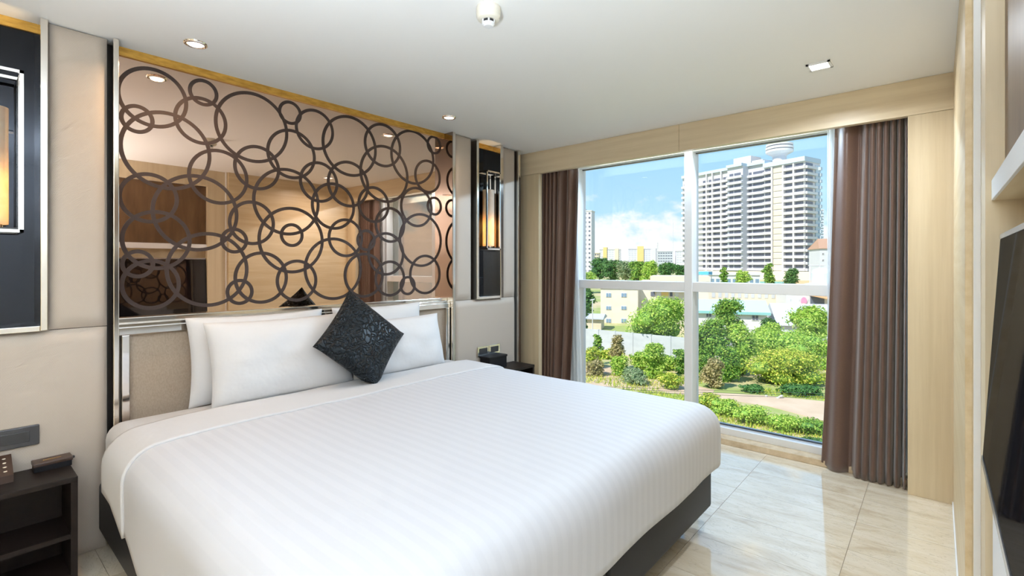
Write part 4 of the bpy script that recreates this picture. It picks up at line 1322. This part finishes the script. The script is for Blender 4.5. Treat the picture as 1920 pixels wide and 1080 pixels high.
box('canopy', (p.x - bxx, p.x + bxx, p.y - bxx, p.y + bxx, p.z, p.z + 1.0), 'awning_blue', o)
boxes_ = [(p.x + sx_ * 1.5 - 0.08, p.x + sx_ * 1.5 + 0.08, p.y + sy_ * 1.5 - 0.08, p.y + sy_ * 1.5 + 0.08, gz(158), p.z + 0.1) for sx_ in (-1, 1) for sy_ in (-1, 1)]
for b_ in boxes_:
    box('post', b_, 'steel_pole', o)
o = thing('fence', gpt(1452, 155), 'teal slatted fence below the round trees at the tower foot', 'fence')
for k in range(14):
    p = gpt(1427 + k * 4.2, 155)
    box('slat', (p.x - 0.28, p.x + 0.28, p.y - 0.1, p.y + 0.1, p.z, zat(528, 155)), 'teal_trim', o)
# water tank on a frame
wt = thing('water_tank', gpt(1540, 118), 'pale teal domed water tank on a concrete plinth beyond the orange awning', 'water tank')
p = gpt(1542, 118)
V, Fc = lathe([(2.3, zat(532, 118)), (2.3, zat(512, 118)), (2.0, zat(506, 118)), (1.1, zat(503, 118)), (0.1, zat(502, 118))], 24, (p.x, p.y, 0))
mat('tank_teal', (0.62, 0.74, 0.75), 0.6)
mk('tank', V, Fc, 'tank_teal', wt, smooth=False)
box('plinth', (p.x - 3.2, p.x + 3.2, p.y - 3, p.y + 3, gz(118), zat(531.5, 118)), 'b_pale', wt)
for q in (1519, 1537):
    pp = gpt(q, 122)
    box('frame_post', (pp.x - 0.12, pp.x + 0.12, pp.y - 0.12, pp.y + 0.12, gz(122), zat(498, 122)), 'b_white', wt)
V, Fc = bar(at(1516, 498, 122), at(1545, 498, 122), 0.14, 6)
mk('frame_beam', V, Fc, 'b_white', wt)
# small things by the street on the left
o, xl, zl = gable_house('garden_shed', 'low grey-roofed shed beside the cream house and the street lamp', 1097, 1127, 598, 590, 612, 92, 'b_beige', 'b_grey', vp=-2000, depth=5)
sl = thing('street_lamp', gpt(1111, 86), 'white street lamp post beside the cream house', 'street lamp')
V, Fc = bar(gpt(1111, 86), at(1111, 562, 86), 0.09, 8)
mk('post', V, Fc, 'b_white', sl)
V, Fc = bar(at(1107, 563, 86), at(1115, 561, 86), 0.10, 8)
mk('lamp_arm', V, Fc, 'b_white', sl)
# lattice mast and utility mast
ms = thing('lattice_mast', gpt(1233, 430), 'tall thin lattice mast beside the grey office block', 'mast')
for s_ in (-1, 1):
    V, Fc = bar(gpt(1233 + 1.2 * s_, 430), at(1233 + 0.5 * s_, 455, 430), 0.16, 5)
    mk('leg', V, Fc, 'steel_pole', ms)
for k in range(8):
    V, Fc = bar(at(1232, 498 - 5 * k, 430), at(1234, 494.5 - 5 * k, 430), 0.1, 4)
    mk('brace', V, Fc, 'steel_pole', ms)
ms = thing('radio_mast', gpt(1262, 430), 'very tall hair-thin radio mast rising over the grey offices', 'mast')
V, Fc = bar(gpt(1262, 430), at(1262, 418, 430), 0.16, 5)
mk('pole', V, Fc, 'steel_pole', ms)
V, Fc = bar(at(1262, 420, 430), at(1262, 410, 430), 0.08, 5)
mk('tip', V, Fc, 'steel_pole', ms)
# fence line and cables over the dirt track
CABF = lambda q: 18.0 - 0.0025 * (q - 1310)
PA, PB = at(700, HZ, CABF(700)), at(2050, HZ, CABF(2050))
for k, dz in enumerate((0.0, -0.08, -0.16)):
    zc = EYE - (729 - HZ) / FPX * 18.0 + dz
    pts_ = []
    for i in range(41):
        t = i / 40
        p = PA.lerp(PB, t)
        pts_.append(Vector((p.x, p.y, zc + 0.12 * ((2 * t - 1) ** 2))))
    V, Fc = join([bar(pts_[i], pts_[i + 1], 0.008, 4) for i in range(40)])
    mk('overhead_cable', V, Fc, 'cable', label=['thin cable strung before the dirt track, uppermost of three', 'thin cable strung before the dirt track, middle of three', 'thin cable strung before the dirt track, lowest of three'][k], cat='cable', group='cables strung before the dirt track')
for p, lab in ((PA, 'concrete utility pole holding the cables on the padded wall side'), (PB, 'concrete utility pole holding the cables on the television wall side')):
    o = thing('utility_pole', (p.x, p.y, GZ0), lab, 'pole', 'poles of the cables')
    V, Fc = bar((p.x, p.y, GZ0 - 0.2), (p.x, p.y, -2.7), 0.11, 10)
    mk('shaft', V, Fc, 'concrete_wall', o)
    V, Fc = bar((p.x, p.y, -3.42), (p.x, p.y, -2.9), 0.13, 10)
    mk('clamp', V, Fc, 'steel_pole', o)
for (q, q2, F, lab) in [(1456, 1466, 44.5, 'white fence post leaning over beside the dirt track'), (1436, 1437, 45, 'short white fence post standing beside the dirt track')]:
    V, Fc = bar(gpt(q, F), at(q2, 742, F), 0.09, 7)
    o = thing('fence_post', gpt(q, F), lab, 'post')
    mk('shaft', V, Fc, 'b_white', o)
    V, Fc = bar(at(q2, 742.5, F), at(q2 + 0.4, 741, F), 0.1, 7)
    mk('cap', V, Fc, 'b_pale', o)

# ---------------------------------------------------------------- planting
T = plant
TG = 'trees and bushes of the vacant lot'
T('scrub_tree', 'broad yellow-green tree in front of the cream house', 1240, 66, 130, 560, 'leaf_lime', group=TG, nclump=14)
T('scrub_tree', 'dark green tree left of the cream house, behind the street lamp', 1098, 108, 44, 540, 'leaf_dark', group=TG, nclump=10, crown_low=0.1)
T('bush', 'round light green bush before the grey wall, near the mullion', 1222, 53, 62, 643, 'leaf_lime', group=TG, cat='bush', crown_low=0.05)
T('bush', 'thin dry-topped bush leaning before the grey wall', 1157, 57, 36, 628, 'leaf_dry', group=TG, cat='bush', crown_low=0.1)
T('bush', 'low green bush at the foot of the dry-topped bush', 1160, 54, 50, 668, 'leaf_lime', group=TG, cat='bush', crown_low=0.0)
T('sapling', 'small forked sapling before the grey wall', 1121, 60, 22, 627, 'leaf_green', group=TG, cat='sapling', crown_low=0.45)
T('bush', 'low yellowish weeds at the foot of the forked sapling', 1108, 58, 44, 652, 'leaf_yellow', group=TG, cat='bush', crown_low=0.0, trunk=False)
T('bush', 'dark green bush against the grey wall beside the mullion', 1275, 55, 30, 655, 'leaf_green', group=TG, cat='bush', crown_low=0.0)
T('bush', 'sunlit yellow weeds at the bed edge below the round bush', 1255, 48, 55, 700, 'leaf_yellow', group=TG, cat='bush', crown_low=0.0, trunk=False)
T('bush', 'pale weeds below the dry-topped bush', 1190, 50, 70, 692, 'leaf_pale', group=TG, cat='bush', crown_low=0.0, trunk=False)
T('scrub_tree', 'feathery dark tree rising before the teal roof', 1365, 66, 62, 560, 'leaf_green', group=TG, nclump=10, crown_low=0.35)
T('scrub_tree', 'large yellow-green tree beside the mullion, below the feathery tree', 1334, 55.3, 84, 598, 'leaf_green', group=TG, nclump=12, crown_low=0.1)
T('scrub_tree', 'bright lime tree filling the gap below the teal house window', 1392, 54.5, 72, 610, 'leaf_lime', group=TG, nclump=12, crown_low=0.05)
T('scrub_tree', 'small dark round tree between the teal roof and the grey warehouse', 1440, 69.5, 44, 597, 'leaf_dark', group=TG, nclump=8, crown_low=0.2)
T('scrub_tree', 'tall yellow-green tree before the grey warehouse beside the curtain', 1525, 66.5, 92, 573, 'leaf_lime', group=TG, nclump=14, crown_low=0.1)
T('bush', 'wide golden-green bush mass before the leaning fence post', 1470, 50.6, 160, 655, 'leaf_yellow', depth=0.6, group=TG, nclump=18, cat='bush', crown_low=0.0)
T('bush', 'mid-green bush mass behind the golden-green bush', 1484, 58.9, 146, 622, 'leaf_lime', group=TG, nclump=16, cat='bush', crown_low=0.05)
T('bush', 'golden-green bush running behind the brown curtain edge', 1574, 52.8, 76, 640, 'leaf_lime', group=TG, nclump=12, cat='bush', crown_low=0.0)
T('bush', 'dry reddish bush at the lot edge beside the mullion', 1337, 48.4, 50, 672, 'leaf_dry', depth=0.6, group=TG, cat='bush', crown_low=0.0)
T('bush', 'blue-green bush beside the dry reddish bush', 1308, 52.3, 36, 665, 'leaf_green', depth=0.4, group=TG, cat='bush', crown_low=0.0)
T('bush', 'dark low bush under the leaning fence post', 1411, 46.8, 60, 722, 'leaf_dark', depth=0.3, group=TG, cat='bush', crown_low=0.0, trunk=False)
T('bush', 'dark ragged bush right of the leaning fence post', 1508, 45.9, 98, 722, 'leaf_dark', depth=0.15, group=TG, cat='bush', crown_low=0.0, trunk=False)
T('bush', 'sunlit yellow-green weeds along the wall foot behind the dry-topped bush', 1142, 64.0, 66, 655, 'leaf_yellow', group=TG, cat='bush', crown_low=0.0, trunk=False, nclump=12)
T('bush', 'leafy lime bush between the round bush and the dry-topped bush', 1199, 56.4, 42, 660, 'leaf_lime', group=TG, cat='bush', crown_low=0.0, nclump=10)
T('bush', 'low lime weeds at the wall foot behind the round bush', 1245, 57, 60, 668, 'leaf_lime', group=TG, cat='bush', crown_low=0.0, trunk=False, nclump=12)
T('bush', 'straw-coloured weeds on the bare yard beside the sapling', 1112, 54, 50, 676, 'leaf_dry', group=TG, cat='bush', crown_low=0.0, trunk=False, nclump=12)
T('bush', 'mixed green thicket under the large tree beside the mullion', 1361, 51.2, 60, 650, 'leaf_green', depth=0.5, group=TG, cat='bush', crown_low=0.0, nclump=12)
T('bush', 'lime thicket in front of the small dark round tree', 1439, 64.2, 60, 606, 'leaf_lime', group=TG, cat='bush', crown_low=0.0, nclump=12)
T('scrub_tree', 'second dark tree beside the street lamp, before the shed', 1090, 88, 34, 566, 'leaf_dark', group=TG, nclump=9, crown_low=0.05)
# rough grass on the lot
def grass_patch():
    rng = np.random.default_rng(7)
    n = 26000
    Fs_ = rng.uniform(33, 54, n)
    px_ = rng.uniform(1060, 1660, n)
    far_ = np.interp(px_, [1330, 1430, 1700], [46.5, 45.5, 41.0])
    near_ = np.interp(px_, [1330, 1440, 1560, 1700], [44.8, 42.0, 37.5, 36.0])
    off_ = ~((px_ > 1325) & (Fs_ < far_ + 0.2) & (Fs_ > near_ - 0.2))
    px_, Fs_ = px_[off_], Fs_[off_]
    P = np.array([tuple(gpt(a_, f_)) for a_, f_ in zip(px_, Fs_)])
    keep = np.array([noise.noise(Vector((p[0] * 0.16, p[1] * 0.16, 2.0))) > -0.05 for p in P])
    P = P[keep]
    n = len(P)
    ang = rng.uniform(0, 6.283, n)
    d = np.stack([np.cos(ang), np.sin(ang), np.zeros(n)], 1)
    h_ = rng.uniform(0.08, 0.28, n)[:, None]
    lean = rng.normal(size=(n, 3)) * 0.12
    V = np.stack([P - d * 0.05, P + d * 0.05, P + lean + np.array([0, 0, 1.0]) * h_], 1).reshape(-1, 3)
    Fc = [(3 * i, 3 * i + 1, 3 * i + 2) for i in range(n)]
    mk('rough_grass', V, Fc, 'leaf_yellow', label='rough sunlit grass covering the vacant lot around the bushes', cat='grass', kind='stuff')
grass_patch()
# clipped hedge at the foot of the hotel
for k, (q, F, w_, tp, m, lab) in enumerate([(1326, 41.2, 56, 738, 'leaf_yellow', 'yellowish end bush of the row nearest the hotel, beside the mullion'),
        (1362, 39.4, 70, 750, 'leaf_lime', 'second bush of the row nearest the hotel, counted from the mullion'),
        (1409, 37.4, 82, 762, 'leaf_lime', 'third bush of the row nearest the hotel, counted from the mullion'),
        (1463, 36.0, 84, 778, 'leaf_lime', 'fourth bush of the row nearest the hotel, counted from the mullion'),
        (1522, 35.3, 88, 788, 'leaf_green', 'fifth bush of the row nearest the hotel, counted from the mullion'),
        (1584, 35.0, 88, 792, 'leaf_green', 'last bush of the row nearest the hotel, behind the curtain')]):
    T('hedge_bush', lab, q, F, w_, tp, m, group='bush row nearest the hotel', cat='bush', crown_low=0.0, trunk=False, nclump=14, depth=0.6)
for k, (q, w_, lab) in enumerate([(1346, 96, 'dark low hedge run under the yellowish end bush'), (1438, 104, 'dark low hedge run in the middle, at the foot of the bush row'), (1534, 106, 'dark low hedge run towards the curtain, at the foot of the bush row')]):
    T('low_hedge', lab, q, 32.4 - 0.2 * k, w_, 808 + 8 * k, 'leaf_dark', group='low hedge runs nearest the hotel', cat='hedge', crown_low=0.0, trunk=False, nclump=14, depth=0.15)
# middle distance
TM = 'trees of the middle distance'
T('park_tree', 'dark tree of the wood behind the cream house, beside the slim tower', 1124, 215, 42, 484, 'leaf_dark', group=TM, leafpx=3, nclump=14)
T('park_tree', 'blue-green tree of the wood behind the cream house, second from the slim tower', 1148, 205, 46, 488, 'leaf_dark', group=TM, leafpx=3)
T('park_tree', 'greyish bare-looking tree in the middle of the wood behind the cream house', 1173, 197, 46, 491, 'leaf_pale', group=TM, leafpx=3)
T('park_tree', 'mid-green tree beside the bright round tree behind the cream house', 1195, 187, 38, 490, 'leaf_green', group=TM, leafpx=3)
T('park_tree', 'bright lime round tree behind the cream house', 1218, 177, 44, 490, 'leaf_lime', group=TM, leafpx=3, nclump=12)
T('park_tree', 'low green tree under the slim tower', 1102, 170, 40, 510, 'leaf_lime', group=TM, leafpx=3)
T('park_tree', 'dark small tree before the grey offices', 1246, 218, 30, 496, 'leaf_dark', group=TM, leafpx=3)
T('park_tree', 'dark small tree before the half hidden office', 1275, 228, 32, 497, 'leaf_dark', group=TM, leafpx=3)
T('park_tree', 'small round tree at the tower foot beside the blue awning', 1358, 150, 18, 501, 'leaf_green', group=TM, leafpx=3)
T('park_tree', 'flat lime tree at the tower foot, between the market hall and the tall tree', 1391, 148, 34, 507, 'leaf_lime', group=TM, leafpx=3)
T('park_tree', 'tall narrow tree at the tower foot', 1441, 146, 24, 494, 'leaf_green', group=TM, leafpx=3)
T('park_tree', 'wide leafy tree at the tower foot beside the water tank', 1482, 146, 36, 503, 'leaf_dark', group=TM, leafpx=3)
for k, (q, F, w_, tp, lab) in enumerate([(1148, 345, 50, 487, 'low dark far tree under the two yellow stair towers'), (1200, 340, 54, 488, 'low dark far tree under the long lilac-white block'), (1250, 335, 50, 489, 'low dark far tree under the lattice mast')]):
    T('far_tree', lab, q, F, w_, tp + 4, 'leaf_dark', group='far tree line', leafpx=3.5, nleaf=900)
